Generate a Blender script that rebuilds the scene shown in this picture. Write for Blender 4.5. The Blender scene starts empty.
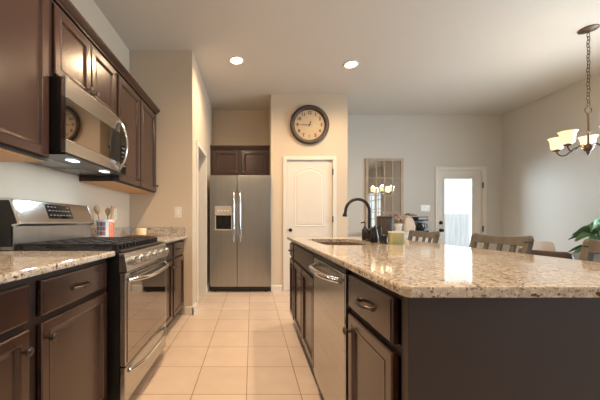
import bpy, bmesh, math, random
from mathutils import Vector, Matrix

random.seed(7)
PI = math.pi
scene = bpy.context.scene
COL = scene.collection

# ------------------------------------------------------------------ camera
CAM_H = 1.074
cd = bpy.data.cameras.new('camera')
cam = bpy.data.objects.new('camera', cd)
COL.objects.link(cam)
cam.location = (0, 0, CAM_H)
cam.rotation_euler = (PI / 2, 0, 0)
cd.sensor_width = 36.0
cd.lens = 36.0 * 285 / 600
cd.shift_x = 0.08
cd.shift_y = 22 / 600
cd.clip_start = 0.05
cd.clip_end = 200
scene.camera = cam

# ------------------------------------------------------------------ world and daylight
w = bpy.data.worlds.new('sky')
scene.world = w
w.use_nodes = True
bgn = w.node_tree.nodes['Background']
bgn.inputs['Color'].default_value = (0.90, 0.95, 1.0, 1)
bgn.inputs['Strength'].default_value = 1.6


def area_light(name, loc, rot, sx, sy, power, color):
    l = bpy.data.lights.new(name, 'AREA')
    l.shape = 'RECTANGLE'
    l.size, l.size_y = sx, sy
    l.energy = power
    l.color = color
    o = bpy.data.objects.new(name, l)
    COL.objects.link(o)
    o.location = loc
    o.rotation_euler = rot
    return o


REAR = -3.6          # rear wall of the open living area
DAY = (0.72, 0.87, 1.0)
area_light('added_dining_daylight', (4.63 + 0.30, 2.5, 1.55), (0, PI / 2, 0), 1.3, 1.5, 150, DAY)  # added lamp at an unseen window, cool daylight for the dining side
area_light('added_patio_daylight', (3.1, 6.5, 1.75), (-PI / 2, 0, 0.35), 1.3, 0.8, 125, DAY)  # added lamp out of view, throws the daylight patch on the right wall
area_light('added_living_daylight', (4.63 + 0.30, -2.4, 1.5), (0, PI / 2, 0), 1.4, 1.5, 50, DAY)  # added lamp at an unseen window, cool fill from behind the camera
WARM = (1.0, 0.70, 0.42)

vs = scene.view_settings
vs.view_transform = 'Standard'
vs.look = 'None'
vs.gamma = 1.0
vs.use_curve_mapping = False
vs.exposure = 0.28

# ------------------------------------------------------------------ materials
def lin(r, g, b):
    f = lambda c: (c / 255 / 12.92) if c / 255 <= 0.04045 else ((c / 255 + 0.055) / 1.055) ** 2.4
    return (f(r), f(g), f(b), 1)


MATS = {}


def mat(name, color, rough=0.5, metal=0.0, noise=None, bump=0.0, bscale=60, coat=0.0, aniso=None,
        emit=None, estr=0.0, spec=0.5):
    """principled material; noise=(scale, second colour, stretch) mixes a second tone procedurally"""
    m = bpy.data.materials.new(name)
    m.use_nodes = True
    nt = m.node_tree
    b = nt.nodes['Principled BSDF']
    b.inputs['Base Color'].default_value = color
    b.inputs['Roughness'].default_value = rough
    b.inputs['Metallic'].default_value = metal
    b.inputs['Coat Weight'].default_value = coat
    b.inputs['Coat Roughness'].default_value = 0.14
    b.inputs['Specular IOR Level'].default_value = spec
    tc = nt.nodes.new('ShaderNodeTexCoord')
    mp = nt.nodes.new('ShaderNodeMapping')
    nt.links.new(tc.outputs['Object'], mp.inputs['Vector'])
    if noise:
        sc_, c2, st = noise
        mp.inputs['Scale'].default_value = st
        n = nt.nodes.new('ShaderNodeTexNoise')
        n.inputs['Scale'].default_value = sc_
        n.inputs['Detail'].default_value = 5
        nt.links.new(mp.outputs[0], n.inputs['Vector'])
        mx = nt.nodes.new('ShaderNodeMix')
        mx.data_type = 'RGBA'
        rp = nt.nodes.new('ShaderNodeMapRange')
        rp.inputs['From Min'].default_value = 0.35
        rp.inputs['From Max'].default_value = 0.65
        nt.links.new(n.outputs['Fac'], rp.inputs['Value'])
        nt.links.new(rp.outputs[0], mx.inputs['Factor'])
        mx.inputs['A'].default_value = color
        mx.inputs['B'].default_value = c2
        nt.links.new(mx.outputs['Result'], b.inputs['Base Color'])
    if bump:
        n2 = nt.nodes.new('ShaderNodeTexNoise')
        n2.inputs['Scale'].default_value = bscale
        n2.inputs['Detail'].default_value = 3
        nt.links.new(mp.outputs[0], n2.inputs['Vector'])
        bp = nt.nodes.new('ShaderNodeBump')
        bp.inputs['Strength'].default_value = bump
        bp.inputs['Distance'].default_value = 0.01
        nt.links.new(n2.outputs['Fac'], bp.inputs['Height'])
        nt.links.new(bp.outputs[0], b.inputs['Normal'])
    if emit:
        b.inputs['Emission Color'].default_value = emit
        b.inputs['Emission Strength'].default_value = estr
    MATS[name] = m
    return m


M_wall = mat('painted_wall', (0.60, 0.575, 0.53, 1), 0.75, bump=0.08, bscale=90, noise=(1.3, (0.59, 0.565, 0.52, 1), (1, 1, 1)))
M_warmwall = mat('warm_lit_kitchen_wall', (0.63, 0.535, 0.42, 1), 0.75, bump=0.08, bscale=90, noise=(1.3, (0.62, 0.525, 0.41, 1), (1, 1, 1)))  # wall paint with the warm kitchen light put into its colour
M_ceil = mat('painted_ceiling', (0.60, 0.575, 0.535, 1), 0.85, bump=0.12, bscale=60)
M_white = mat('white_trim_paint', (0.74, 0.70, 0.635, 1), 0.4, noise=(3, (0.72, 0.68, 0.615, 1), (1, 1, 1)))
M_wood = mat('espresso_cabinet', (0.046, 0.020, 0.0145, 1), 0.26, noise=(9, (0.036, 0.016, 0.0115, 1), (2.5, 2.5, 0.25)), coat=0.4)
M_shadeframe = mat('espresso_shaded_frame', (0.026, 0.012, 0.009, 1), 0.45, noise=(9, (0.020, 0.010, 0.0075, 1), (2.5, 2.5, 0.25)))  # cabinet wood darkened: shade of the recessed frames put into the colour
M_panel = mat('espresso_end_panel', (0.034, 0.023, 0.0215, 1), 0.45, noise=(5, (0.030, 0.020, 0.0185, 1), (1, 1, 0.3)))
M_woodin = mat('birch_cabinet_underside', (0.62, 0.38, 0.18, 1), 0.5, noise=(6, (0.55, 0.33, 0.15, 1), (3, 0.5, 1)))
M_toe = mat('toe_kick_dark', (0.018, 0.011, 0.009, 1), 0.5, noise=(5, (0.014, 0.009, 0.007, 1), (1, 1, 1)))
M_steel = mat('brushed_stainless', (0.53, 0.52, 0.505, 1), 0.25, 1.0, noise=(40, (0.48, 0.47, 0.455, 1), (0.05, 0.05, 1.5)))
M_steelfr = mat('fridge_stainless', (0.45, 0.45, 0.435, 1), 0.30, 1.0, noise=(30, (0.42, 0.42, 0.405, 1), (1.5, 1.5, 0.05)))
M_chrome = mat('polished_steel', (0.75, 0.74, 0.72, 1), 0.14, 1.0, noise=(20, (0.70, 0.69, 0.67, 1), (1, 1, 1)))
M_black = mat('black_enamel', (0.010, 0.010, 0.010, 1), 0.28, noise=(10, (0.014, 0.013, 0.013, 1), (1, 1, 1)))
M_blackgl = mat('black_glass', (0.012, 0.011, 0.011, 1), 0.03, noise=(4, (0.016, 0.015, 0.014, 1), (1, 1, 1)), spec=0.9)
M_iron = mat('cast_iron', (0.022, 0.021, 0.021, 1), 0.55, bump=0.2, bscale=300)
M_bronze = mat('oil_rubbed_bronze', (0.030, 0.021, 0.017, 1), 0.32, 0.7, noise=(30, (0.045, 0.03, 0.022, 1), (1, 1, 1)))
M_hw = mat('aged_bronze_hardware', (0.16, 0.135, 0.12, 1), 0.30, 0.9, noise=(30, (0.11, 0.09, 0.08, 1), (1, 1, 1)))
M_fix = mat('matte_dark_bronze', (0.012, 0.010, 0.009, 1), 0.40, 0.0, noise=(30, (0.018, 0.014, 0.012, 1), (1, 1, 1)))
M_disp = mat('dispenser_silver_plastic', (0.50, 0.46, 0.41, 1), 0.4, noise=(6, (0.47, 0.43, 0.385, 1), (1, 1, 1)))
M_oven = mat('reflective_oven_glass', (0.34, 0.31, 0.29, 1), 0.03, 1.0, noise=(3, (0.32, 0.29, 0.27, 1), (1, 1, 1)))
M_bronze2 = mat('chandelier_bronze', (0.11, 0.075, 0.055, 1), 0.38, 0.7, noise=(30, (0.15, 0.10, 0.075, 1), (1, 1, 1)))
M_greywood = mat('weathered_grey_wood', (0.145, 0.13, 0.11, 1), 0.5, noise=(14, (0.10, 0.09, 0.076, 1), (3, 3, 0.4)))
M_darkleather = mat('dark_brown_leather', (0.050, 0.030, 0.024, 1), 0.4, bump=0.15, bscale=200)
M_beigefab = mat('beige_upholstery', (0.56, 0.46, 0.38, 1), 0.85, bump=0.3, bscale=400)
M_tablewood = mat('dark_table_wood', (0.085, 0.05, 0.035, 1), 0.35, noise=(8, (0.06, 0.035, 0.025, 1), (0.4, 4, 1)))
M_leaf = mat('leaf_green', (0.055, 0.14, 0.055, 1), 0.42, noise=(9, (0.12, 0.23, 0.10, 1), (1, 1, 1)))
M_stem = mat('plant_stem', (0.10, 0.15, 0.05, 1), 0.6, noise=(20, (0.14, 0.17, 0.07, 1), (1, 1, 1)))
M_soil = mat('potting_soil', (0.03, 0.02, 0.014, 1), 0.95, bump=0.6, bscale=120)
M_pot = mat('white_glazed_pot', (0.78, 0.77, 0.74, 1), 0.3, noise=(5, (0.74, 0.73, 0.70, 1), (1, 1, 1)))
M_cerwhite = mat('white_ceramic', (0.80, 0.79, 0.76, 1), 0.22, noise=(6, (0.77, 0.76, 0.73, 1), (1, 1, 1)))
M_plate = mat('ivory_plate', (0.80, 0.74, 0.64, 1), 0.4, noise=(6, (0.78, 0.72, 0.62, 1), (1, 1, 1)))
M_plasw = mat('white_plate', (0.84, 0.84, 0.83, 1), 0.4, noise=(6, (0.82, 0.82, 0.81, 1), (1, 1, 1)))
M_face = mat('clock_face_cream', (0.54, 0.42, 0.285, 1), 0.6, noise=(3, (0.50, 0.385, 0.255, 1), (1, 1, 1)))
M_clockrim = mat('clock_rim_brown', (0.040, 0.027, 0.021, 1), 0.42, noise=(16, (0.06, 0.04, 0.03, 1), (1, 1, 1)))
M_ink = mat('clock_ink', (0.02, 0.014, 0.011, 1), 0.6, noise=(16, (0.025, 0.018, 0.014, 1), (1, 1, 1)))
M_wax = mat('cream_wax', (0.85, 0.66, 0.42, 1), 0.5, noise=(8, (0.82, 0.62, 0.38, 1), (1, 1, 1)))
M_board = mat('acacia_board', (0.27, 0.13, 0.06, 1), 0.45, noise=(10, (0.17, 0.08, 0.035, 1), (6, 1, 1)))
M_spoon = mat('beech_spoon', (0.50, 0.34, 0.19, 1), 0.55, noise=(12, (0.43, 0.28, 0.15, 1), (1, 1, 0.3)))
M_red = mat('orange_red_glaze', (0.75, 0.13, 0.05, 1), 0.3, noise=(30, (0.70, 0.20, 0.08, 1), (1, 1, 1)))
M_blue = mat('slate_blue_glaze', (0.16, 0.21, 0.36, 1), 0.3, noise=(30, (0.22, 0.25, 0.38, 1), (1, 1, 1)))
M_rust = mat('rust_glaze', (0.40, 0.12, 0.06, 1), 0.3, noise=(30, (0.32, 0.10, 0.06, 1), (1, 1, 1)))
M_mirror = mat('mirror_silver', (0.82, 0.82, 0.80, 1), 0.015, 1.0, noise=(2, (0.80, 0.80, 0.78, 1), (1, 1, 1)))
M_mirframe = mat('limed_wood_frame', (0.50, 0.40, 0.31, 1), 0.5, noise=(12, (0.40, 0.30, 0.22, 1), (2, 2, 0.4)))
M_sidebd = mat('white_sideboard_paint', (0.72, 0.70, 0.66, 1), 0.4, noise=(3, (0.68, 0.66, 0.62, 1), (1, 1, 1)))
M_paper = mat('kraft_beige_paper', (0.72, 0.61, 0.50, 1), 0.8, bump=0.5, bscale=40)
M_cloth = mat('grey_patterned_cloth', (0.62, 0.61, 0.58, 1), 0.9, noise=(45, (0.06, 0.06, 0.06, 1), (1, 1, 1)))
M_flower = mat('dusty_pink_petals', (0.42, 0.27, 0.23, 1), 0.8, noise=(30, (0.50, 0.36, 0.30, 1), (1, 1, 1)))
M_fence = mat('weathered_fence_boards', (0.66, 0.66, 0.65, 1), 0.8, noise=(5, (0.52, 0.52, 0.53, 1), (4, 4, 0.3)))
M_ground = mat('concrete_patio', (0.55, 0.54, 0.51, 1), 0.85, noise=(6, (0.48, 0.47, 0.45, 1), (1, 1, 1)))
M_grey = mat('grey_plastic', (0.30, 0.29, 0.28, 1), 0.4, noise=(8, (0.27, 0.26, 0.25, 1), (1, 1, 1)))
M_bulb = mat('lamp_diffuser', (1, 0.95, 0.85, 1), 0.5, emit=(1.0, 0.84, 0.62, 1), estr=14, noise=(4, (0.98, 0.93, 0.83, 1), (1, 1, 1)))
M_led = mat('cooktop_light', (1, 1, 1, 1), 0.5, emit=(0.80, 0.92, 1.0, 1), estr=3, noise=(4, (0.96, 0.97, 1, 1), (1, 1, 1)))
M_shade = mat('frosted_cream_glass', (0.86, 0.72, 0.50, 1), 0.35, emit=(1.0, 0.72, 0.38, 1), estr=0.95, noise=(6, (0.84, 0.69, 0.46, 1), (1, 1, 1)))
M_glow = mat('lit_bulb', (1, 0.9, 0.7, 1), 0.5, emit=(1.0, 0.80, 0.50, 1), estr=10, noise=(4, (1, 0.88, 0.68, 1), (1, 1, 1)))
M_digits = mat('panel_legend', (0.25, 0.25, 0.24, 1), 0.5, noise=(9, (0.22, 0.22, 0.21, 1), (1, 1, 1)))
M_sink = mat('brown_reflecting_sink', (0.21, 0.135, 0.085, 1), 0.35, noise=(60, (0.10, 0.06, 0.04, 1), (1, 1, 1)))  # steel sink, brown reflections of the cabinets put into its colour


def glass_mat(name, tint, fac):
    m = bpy.data.materials.new(name)
    m.use_nodes = True
    nt = m.node_tree
    nt.nodes.remove(nt.nodes['Principled BSDF'])
    tr = nt.nodes.new('ShaderNodeBsdfTransparent')
    tr.inputs['Color'].default_value = tint
    gl = nt.nodes.new('ShaderNodeBsdfGlossy')
    gl.inputs['Roughness'].default_value = 0.02
    mx = nt.nodes.new('ShaderNodeMixShader')
    lw = nt.nodes.new('ShaderNodeLayerWeight')
    lw.inputs['Blend'].default_value = fac
    nt.links.new(lw.outputs['Facing'], mx.inputs['Fac'])
    nt.links.new(tr.outputs[0], mx.inputs[1])
    nt.links.new(gl.outputs[0], mx.inputs[2])
    nt.links.new(mx.outputs[0], nt.nodes['Material Output'].inputs['Surface'])
    return m


M_glass = glass_mat('window_glass', (0.96, 0.98, 0.98, 1), 0.12)
M_greenglass = mat('yellow_green_candle_wax', (0.50, 0.45, 0.20, 1), 0.25, noise=(9, (0.36, 0.45, 0.28, 1), (1, 1, 1)), coat=0.6)


def granite():
    m = bpy.data.materials.new('speckled_beige_granite')
    m.use_nodes = True
    nt = m.node_tree
    b = nt.nodes['Principled BSDF']
    b.inputs['Roughness'].default_value = 0.07
    b.inputs['Specular IOR Level'].default_value = 0.9
    tc = nt.nodes.new('ShaderNodeNewGeometry')

    def noise(scale, detail=4, rough=0.6):
        n = nt.nodes.new('ShaderNodeTexNoise')
        n.inputs['Scale'].default_value = scale
        n.inputs['Detail'].default_value = detail
        n.inputs['Roughness'].default_value = rough
        nt.links.new(tc.outputs['Position'], n.inputs['Vector'])
        return n.outputs['Fac']

    def ramp(src, a, bb):
        r = nt.nodes.new('ShaderNodeMapRange')
        r.inputs['From Min'].default_value = a
        r.inputs['From Max'].default_value = bb
        nt.links.new(src, r.inputs['Value'])
        return r.outputs[0]

    def mix(fac, a, bb):
        x = nt.nodes.new('ShaderNodeMix')
        x.data_type = 'RGBA'
        nt.links.new(fac, x.inputs['Factor'])
        for k, v in (('A', a), ('B', bb)):
            if isinstance(v, tuple):
                x.inputs[k].default_value = v
            else:
                nt.links.new(v, x.inputs[k])
        return x.outputs['Result']

    c = mix(ramp(noise(11), 0.38, 0.62), (0.54, 0.475, 0.405, 1), (0.44, 0.38, 0.315, 1))
    c = mix(ramp(noise(70), 0.50, 0.58), c, (0.66, 0.60, 0.52, 1))
    c = mix(ramp(noise(75, 3), 0.56, 0.62), c, (0.28, 0.21, 0.14, 1))
    c = mix(ramp(noise(45, 3), 0.62, 0.65), c, (0.10, 0.05, 0.04, 1))
    c = mix(ramp(noise(120, 2), 0.635, 0.67), c, (0.06, 0.03, 0.027, 1))
    nt.links.new(c, b.inputs['Base Color'])
    return m


M_gran = granite()


def darkstone():
    m = mat('dark_speckled_stone', (0.016, 0.014, 0.013, 1), 0.6, noise=(140, (0.10, 0.085, 0.075, 1), (1, 1, 1)))
    return m


M_stone = darkstone()


def tile_mat():
    m = bpy.data.materials.new('beige_ceramic_tile')
    m.use_nodes = True
    nt = m.node_tree
    b = nt.nodes['Principled BSDF']
    geo = nt.nodes.new('ShaderNodeNewGeometry')
    mp = nt.nodes.new('ShaderNodeMapping')
    mp.inputs['Location'].default_value = (0.034 + 0.338 * 40, -0.087 + 0.338 * 40, 0)
    nt.links.new(geo.outputs['Position'], mp.inputs['Vector'])
    br = nt.nodes.new('ShaderNodeTexBrick')
    br.offset = 0.0
    br.squash = 1.0
    br.inputs['Scale'].default_value = 1.0
    br.inputs['Brick Width'].default_value = 0.338
    br.inputs['Row Height'].default_value = 0.338
    br.inputs['Mortar Size'].default_value = 0.0035
    br.inputs['Mortar Smooth'].default_value = 0.3
    br.inputs['Color1'].default_value = (0.66, 0.545, 0.465, 1)
    br.inputs['Color2'].default_value = (0.61, 0.50, 0.425, 1)
    br.inputs['Mortar'].default_value = (0.30, 0.21, 0.15, 1)
    nt.links.new(mp.outputs[0], br.inputs['Vector'])
    n = nt.nodes.new('ShaderNodeTexNoise')
    n.inputs['Scale'].default_value = 7
    n.inputs['Detail'].default_value = 4
    nt.links.new(geo.outputs['Position'], n.inputs['Vector'])
    mx = nt.nodes.new('ShaderNodeMix')
    mx.data_type = 'RGBA'
    mx.blend_type = 'MULTIPLY'
    mx.inputs['Factor'].default_value = 0.25
    nt.links.new(br.outputs['Color'], mx.inputs['A'])
    nt.links.new(n.outputs['Color'], mx.inputs['B'])
    bw = nt.nodes.new('ShaderNodeHueSaturation')
    bw.inputs['Saturation'].default_value = 1.0
    bw.inputs['Value'].default_value = 1.12
    rgb = nt.nodes.new('ShaderNodeRGBToBW')
    nt.links.new(n.outputs['Color'], rgb.inputs[0])
    nt.links.new(rgb.outputs[0], mx.inputs['B'])
    nt.links.new(mx.outputs['Result'], bw.inputs['Color'])
    nt.links.new(bw.outputs[0], b.inputs['Base Color'])
    b.inputs['Roughness'].default_value = 0.32
    bp = nt.nodes.new('ShaderNodeBump')
    bp.inputs['Strength'].default_value = 0.4
    bp.inputs['Distance'].default_value = 0.003
    bp.invert = True
    nt.links.new(br.outputs['Fac'], bp.inputs['Height'])
    nt.links.new(bp.outputs[0], b.inputs['Normal'])
    return m


M_tile = tile_mat()

# ------------------------------------------------------------------ mesh helpers
def new():
    return bmesh.new()


def box(bm, x0, x1, y0, y1, z0, z1, bev=0.0, seg=2):
    r = bmesh.ops.create_cube(bm, size=1.0)
    vs_ = r['verts']
    for v in vs_:
        v.co = Vector(((x0 + x1) / 2 + v.co.x * abs(x1 - x0), (y0 + y1) / 2 + v.co.y * abs(y1 - y0),
                       (z0 + z1) / 2 + v.co.z * abs(z1 - z0)))
    if bev > 0:
        es = list({e for v in vs_ for e in v.link_edges})
        bmesh.ops.bevel(bm, geom=es, offset=bev, segments=seg, profile=0.6, affect='EDGES')
    return bm


def stitch(bm, rings, cap0=True, cap1=True, closed=True):
    vr = [[bm.verts.new(p) for p in r] for r in rings]
    n = len(vr[0])
    for a, b in zip(vr, vr[1:]):
        for i in range(n if closed else n - 1):
            j = (i + 1) % n
            bm.faces.new((a[i], a[j], b[j], b[i]))
    if cap0:
        bm.faces.new(vr[0])
    if cap1:
        bm.faces.new(list(reversed(vr[-1])))
    return vr


def lathe(bm, prof, c, axis='Z', seg=24, cap0=True, cap1=True):
    c = Vector(c)
    rings = []
    for r, h in prof:
        ring = []
        for i in range(seg):
            a = 2 * PI * i / seg
            u, v = r * math.cos(a), r * math.sin(a)
            d = {'Z': (u, v, h), 'X': (h, u, v), 'Y': (u, h, v)}[axis]
            ring.append(c + Vector(d))
        rings.append(ring)
    stitch(bm, rings, cap0, cap1)
    return bm


def tube(bm, pts, r, seg=10, closed=False):
    pts = [Vector(p) for p in pts]
    n = len(pts)
    rs = r if isinstance(r, (list, tuple)) else [r] * n
    rings = []
    prev = None
    for i, p in enumerate(pts):
        if closed:
            t = pts[(i + 1) % n] - pts[i - 1]
        else:
            t = pts[min(i + 1, n - 1)] - pts[max(i - 1, 0)]
        t.normalize()
        if prev is None:
            a = Vector((0, 0, 1)) if abs(t.z) < 0.9 else Vector((1, 0, 0))
            u = t.cross(a).normalized()
        else:
            u = (prev - t * prev.dot(t)).normalized()
        prev = u
        v = t.cross(u)
        rings.append([p + (u * math.cos(2 * PI * k / seg) + v * math.sin(2 * PI * k / seg)) * rs[i] for k in range(seg)])
    if closed:
        rings.append(rings[0])
        vr = [[bm.verts.new(p) for p in rg] for rg in rings[:-1]]
        for i in range(n):
            a, b = vr[i], vr[(i + 1) % n]
            for k in range(seg):
                j = (k + 1) % seg
                bm.faces.new((a[k], a[j], b[j], b[k]))
    else:
        stitch(bm, rings)
    return bm


def beam(bm, p0, p1, w0, d0, w1=None, d1=None, side=Vector((0, 1, 0))):
    """tapering rectangular bar from p0 to p1; w along `side`"""
    p0, p1 = Vector(p0), Vector(p1)
    w1 = w0 if w1 is None else w1
    d1 = d0 if d1 is None else d1
    t = (p1 - p0).normalized()
    s = (side - t * side.dot(t)).normalized()
    o = t.cross(s)
    R = lambda p, w_, d_: [p + s * w_ / 2 + o * d_ / 2, p - s * w_ / 2 + o * d_ / 2, p - s * w_ / 2 - o * d_ / 2, p + s * w_ / 2 - o * d_ / 2]
    stitch(bm, [R(p0, w0, d0), R(p1, w1, d1)])
    return bm


def prism(bm, poly, axis, a, b):
    """extrude a 2D polygon; axis Y -> (x,z), X -> (y,z), Z -> (x,y)"""
    f = {'Y': lambda p, t: (p[0], t, p[1]), 'X': lambda p, t: (t, p[0], p[1]), 'Z': lambda p, t: (p[0], p[1], t)}[axis]
    stitch(bm, [[Vector(f(p, a)) for p in poly], [Vector(f(p, b)) for p in poly]])
    return bm


def arc(cx, cy, r, a0, a1, n):
    return [(cx + r * math.cos(a0 + (a1 - a0) * i / n), cy + r * math.sin(a0 + (a1 - a0) * i / n)) for i in range(n + 1)]


def rrect(x0, x1, y0, y1, r, n=5):
    return (arc(x1 - r, y1 - r, r, 0, PI / 2, n) + arc(x0 + r, y1 - r, r, PI / 2, PI, n) +
            arc(x0 + r, y0 + r, r, PI, 1.5 * PI, n) + arc(x1 - r, y0 + r, r, 1.5 * PI, 2 * PI, n))


def loc_world(o):
    v = Vector((0, 0, 0))
    while o is not None:
        v += o.location
        o = o.parent
    return v


def obj(name, bm, m, parent=None, smooth=False, label=None):
    """link one mesh; verts are in world coordinates and stored relative to the parent's base"""
    bmesh.ops.recalc_face_normals(bm, faces=bm.faces)
    if parent is None:
        zs = [v.co for v in bm.verts]
        mn = Vector((min(c.x for c in zs), min(c.y for c in zs), min(c.z for c in zs)))
        mx = Vector((max(c.x for c in zs), max(c.y for c in zs), max(c.z for c in zs)))
        base = Vector(((mn.x + mx.x) / 2, (mn.y + mx.y) / 2, mn.z))
    else:
        base = loc_world(parent)
    bmesh.ops.translate(bm, verts=bm.verts, vec=-base)
    me = bpy.data.meshes.new(name)
    bm.to_mesh(me)
    bm.free()
    for x in (m if isinstance(m, (list, tuple)) else [m]):
        me.materials.append(x)
    if smooth:
        for p in me.polygons:
            p.use_smooth = True
        try:
            me.set_sharp_from_angle(angle=math.radians(40))
        except Exception:
            pass
    o = bpy.data.objects.new(name, me)
    COL.objects.link(o)
    if parent is None:
        o.location = base
    else:
        o.parent = parent
    if label:
        o['label'] = label
    return o


def thing(name, label, cat, loc, group=None, kind=None):
    o = bpy.data.objects.new(name, None)
    COL.objects.link(o)
    o.empty_display_size = 0.1
    o.location = loc
    if label:
        o['label'] = label
    if cat:
        o['category'] = cat
    if group:
        o['group'] = group
    if kind:
        o['kind'] = kind
    return o


def tag(o, label, cat, group=None, kind=None):
    o['label'] = label
    o['category'] = cat
    if group:
        o['group'] = group
    if kind:
        o['kind'] = kind
    return o


def struct(name, bm, m, parent=None, smooth=False):
    o = obj(name, bm, m, parent, smooth)
    if parent is None:
        o['kind'] = 'structure'
    return o


def dup(root):
    r = root.copy()
    COL.objects.link(r)
    for ch in list(root.children):
        c = ch.copy()
        COL.objects.link(c)
        c.parent = r
        for g in list(ch.children):
            d = g.copy()
            COL.objects.link(d)
            d.parent = c
    return r


class Fr:
    """facade frame: u along the front, z up, d outward"""
    def __init__(self, o, u, n):
        self.o, self.u, self.n = Vector(o), Vector(u), Vector(n)

    def __call__(self, u, z, d):
        p = self.o + self.u * u + self.n * d
        return Vector((p.x, p.y, z))

    def box(self, bm, u0, u1, z0, z1, d0, d1, bev=0.0):
        a, b = self(u0, z0, d0), self(u1, z1, d1)
        return box(bm, min(a.x, b.x), max(a.x, b.x), min(a.y, b.y), max(a.y, b.y), z0, z1, bev)


def ring_rect(F, u0, u1, z0, z1, ins, d):
    return [F(u0 + ins, z0 + ins, d), F(u1 - ins, z0 + ins, d), F(u1 - ins, z1 - ins, d), F(u0 + ins, z1 - ins, d)]


def panel_door(F, u0, u1, z0, z1, d0=0.0, th=0.02, stile=0.048):
    """framed door with a beaded edge round a recessed flat panel"""
    bm = new()
    R = [(0, d0), (0, d0 + th - 0.004), (0.004, d0 + th), (stile - 0.012, d0 + th), (stile - 0.008, d0 + th + 0.002),
         (stile - 0.002, d0 + th + 0.001), (stile + 0.006, d0 + th - 0.010), (stile + 0.012, d0 + th - 0.011)]
    stitch(bm, [ring_rect(F, u0, u1, z0, z1, i, d) for i, d in R])
    return bm


def slab_front(F, u0, u1, z0, z1, d0=0.0, th=0.02):
    bm = new()
    R = [(0, d0), (0, d0 + th - 0.006), (0.003, d0 + th - 0.002), (0.008, d0 + th)]
    stitch(bm, [ring_rect(F, u0, u1, z0, z1, i, d) for i, d in R])
    return bm


def knob_bm(F, u, z, d, r=0.016):
    bm = new()
    prof = [(0.007, 0), (0.006, 0.012), (r * 0.8, 0.017), (r, 0.022), (r * 0.95, 0.027), (r * 0.55, 0.031), (0.001, 0.032)]
    rings = []
    for rr, h in prof:
        ring = []
        for k in range(16):
            a = 2 * PI * k / 16
            ring.append(F(u + rr * math.cos(a), z + rr * math.sin(a), d + h))
        rings.append(ring)
    stitch(bm, rings)
    return bm


def pull_bm(F, u, z, d, L=0.115, out=0.026):
    bm = new()
    pts, rs = [], []
    for i in range(13):
        t = -1 + 2 * i / 12
        pts.append(F(u + t * L / 2, z, d + out * (1 - abs(t) ** 3)))
        rs.append(0.0045 + 0.003 * (1 - t * t))
    tube(bm, pts, rs, 10)
    for s in (-1, 1):
        tube(bm, [F(u + s * L / 2, z, d), F(u + s * L / 2, z, d + 0.006)], 0.009, 10)
    return bm


def carcass(F, u0, u1, z0, z1, depth, parent, toe=True, m=M_wood, under=None):
    """open cabinet box: sides, bottom, back and (for wall units) top; depth runs backwards"""
    bm = new()
    t = 0.016
    F.box(bm, u0, u0 + t, z0, z1, -depth, -0.02)
    F.box(bm, u1 - t, u1, z0, z1, -depth, -0.02)
    F.box(bm, u0 + t, u1 - t, z0 + 0.001, z0 + t, -depth, -0.02)
    F.box(bm, u0 + t, u1 - t, z0 + t, z1, -depth, -depth + 0.008)
    if not toe:
        F.box(bm, u0 + t, u1 - t, z1 - t, z1, -depth, -0.02)
    obj('carcass', bm, m, parent)
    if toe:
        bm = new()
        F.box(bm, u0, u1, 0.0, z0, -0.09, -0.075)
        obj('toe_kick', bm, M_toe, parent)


def face_frame(F, u0, u1, z0, z1, mids, rails, parent, w=0.045, m=M_wood):
    bm = new()
    F.box(bm, u0, u0 + w, z0, z1, -0.02, 0)
    F.box(bm, u1 - w, u1, z0, z1, -0.02, 0)
    for u in mids:
        F.box(bm, u - w / 2, u + w / 2, z0, z1, -0.02, 0)
    F.box(bm, u0 + w, u1 - w, z0, z0 + 0.03, -0.0195, -0.0005)
    F.box(bm, u0 + w, u1 - w, z1 - 0.03, z1, -0.0195, -0.0005)
    for z in rails:
        F.box(bm, u0 + w, u1 - w, z - 0.016, z + 0.016, -0.0195, -0.0005)
    obj('face_frame', bm, M_shadeframe, parent)


# ------------------------------------------------------------------ setting: shell
CEIL = 3.06
XL, XR = -1.42, 4.63
YS, YP, YB = 3.30, 4.42, 5.27       # stub wall, pantry front, dining back wall
XA = 0.295                          # pantry left edge
XP = 1.483                          # pantry right edge
XS = -0.69                          # hall wall plane (faces the aisle)

bm = new(); box(bm, -2.6, XR + 0.12, REAR - 0.12, YB + 0.12, -0.1, 0.0)
struct('floor', bm, M_tile)
bm = new(); box(bm, -2.6, XR + 0.12, REAR - 0.12, YB + 0.12, CEIL, CEIL + 0.1)
struct('ceiling', bm, M_ceil)
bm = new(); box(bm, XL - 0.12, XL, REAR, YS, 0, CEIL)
struct('wall_left', bm, M_warmwall)
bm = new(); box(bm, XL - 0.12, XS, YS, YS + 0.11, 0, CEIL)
struct('wall_kitchen_end', bm, M_warmwall)
# hall-side wall with the doorway
DW0, DW1, DH = 3.56, 4.20, 2.05
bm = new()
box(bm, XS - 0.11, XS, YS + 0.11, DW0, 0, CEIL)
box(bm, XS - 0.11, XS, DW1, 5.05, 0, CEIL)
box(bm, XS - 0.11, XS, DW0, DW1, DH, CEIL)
struct('wall_hall', bm, M_warmwall)
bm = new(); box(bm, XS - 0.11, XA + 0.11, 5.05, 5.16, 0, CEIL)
struct('wall_alcove_back', bm, M_warmwall)
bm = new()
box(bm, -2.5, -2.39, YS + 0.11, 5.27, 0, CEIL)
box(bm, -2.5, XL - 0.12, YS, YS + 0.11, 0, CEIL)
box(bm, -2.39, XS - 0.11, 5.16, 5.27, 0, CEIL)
struct('wall_utility_room', bm, M_warmwall)
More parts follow.
